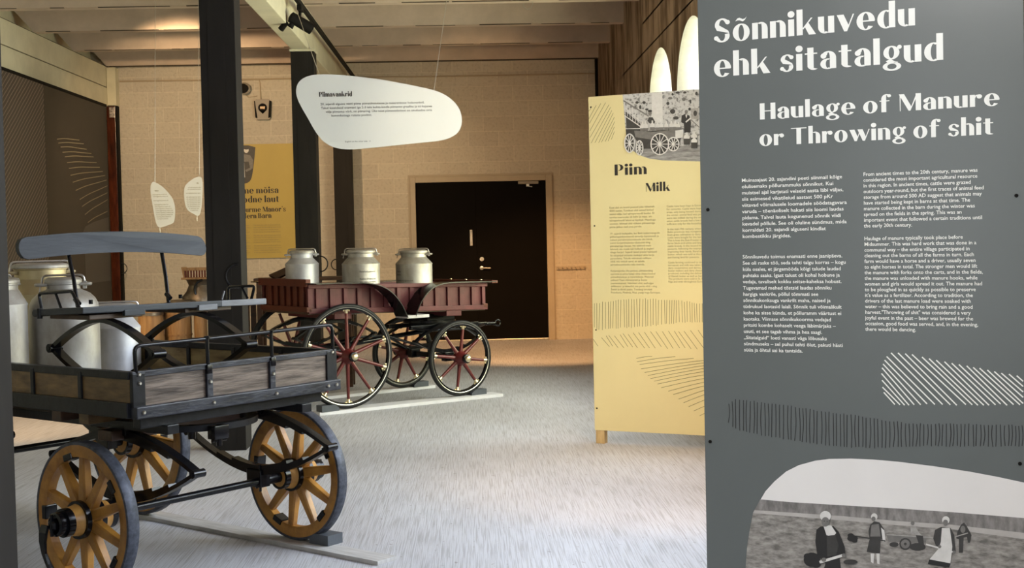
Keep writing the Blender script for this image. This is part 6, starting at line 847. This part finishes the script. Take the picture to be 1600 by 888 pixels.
t = empty('wooden_tub', (-2.81, 12.5, .575), 0, 'staved wooden tub on the lower shelf of the stand', 'tub')
bm = nb(); lathe(bm, [(.125, 0), (.13, .31), (.118, .31), (.115, .28)], 28); link('body', fix(bm), 'woodpale', t, True)
for z in (.05, .24):
    bm = nb(); ringlathe(bm, [(.124, z-.01), (.132, z-.01), (.133, z+.01), (.124, z+.01)], 28); link('hoop', fix(bm), 'wood', t, True)
t = empty('wooden_canister', (-2.585, 12.45, .575), 0, 'narrow wooden canister right of the tub on the lower shelf', 'canister')
bm = nb(); lathe(bm, [(.06, 0), (.062, .01), (.062, .24), (.058, .25)], 24); link('body', fix(bm), 'woodpale', t, True)
bm = nb(); lathe(bm, [(.064, .25), (.064, .27), (.02, .275)], 24); link('lid', fix(bm), 'wood', t, True)
t = empty('cream_separator_bowl', (-2.60, 12.5, .925), 0, 'dark bulging tin bowl with a round handle on the upper shelf', 'bowl')
bm = nb(); lathe(bm, [(.15, 0), (.165, .02), (.16, .06), (.12, .11), (.095, .17), (.115, .215), (.125, .225), (.118, .225)], 32); link('body', fix(bm), 'tin', t, True)
bm = nb(); tube(bm, [Vector((.06, -.13, .13))+Vector((.075*math.cos(a), 0, .09*math.sin(a))) for a in [PI*.5+PI*k/12 for k in range(13)]], .012, 8); link('handle', fix(bm), 'black', t, True)
bm = nb(); lathe(bm, [(.13, 0), (.14, .01), (.14, .03), (.10, .04)], 28, 'z', (-.13, -.12, 0)); link('spout_dish', fix(bm), 'tin', t, True)
t = empty('slatted_box', (-2.58, 12.5, 1.1505), 0, 'small slatted wooden box on top of the dark bowl', 'box')
bm = nb(); box(bm, -.17, .2, -.09, .09, 0, .02, .003); prism(bm, [(-.15, .02), (-.135, .02), (-.15, .12), (-.168, .12)], -.08, .08); prism(bm, [(.18, .02), (.195, .02), (.2, .12), (.18, .12)], -.08, .08); box(bm, -.155, .19, -.085, -.07, .085, .115, .003); link('frame', fix(bm), 'wood', t)
bm = nb()
for k in range(12): box(bm, -.135+k*.026, -.12+k*.026, -.083, -.073, .02, .09)
link('slats', bm, 'redbrown', t)
t = empty('wooden_trestle', (-1.85, 13.35, 0), 0, 'dark wooden trestle between the tall post and the red wagon', 'trestle')
bm = nb(); box(bm, -.35, .65, -.15, .15, 1.09, 1.125, .004); link('top', bm, 'wooddark', t)
bm = nb(); box(bm, -.33, .63, -.13, -.10, .90, .97, .004); link('apron', bm, 'wooddark', t)
for x, y_ in ((-.3, -.11), (.6, -.11), (-.3, .11), (.6, .11)):
    bm = nb(); box(bm, x-.025, x+.025, y_-.025, y_+.025, 0, 1.09, .003); link('leg', bm, 'wooddark', t)
bm = nb(); tube(bm, [(0, 0, .02), (0, 0, -.02), (-.02, 0, -.06), (-.06, 0, -.075), (-.095, 0, -.05), (-.10, 0, -.01)], .004, 6); o = link('ceiling_hook', fix(bm), 'wire'); o.location = (.72, 13.97, 3.99); tag(o, 'thin bent wire hook under a ceiling rib right of the white sign', 'hook')
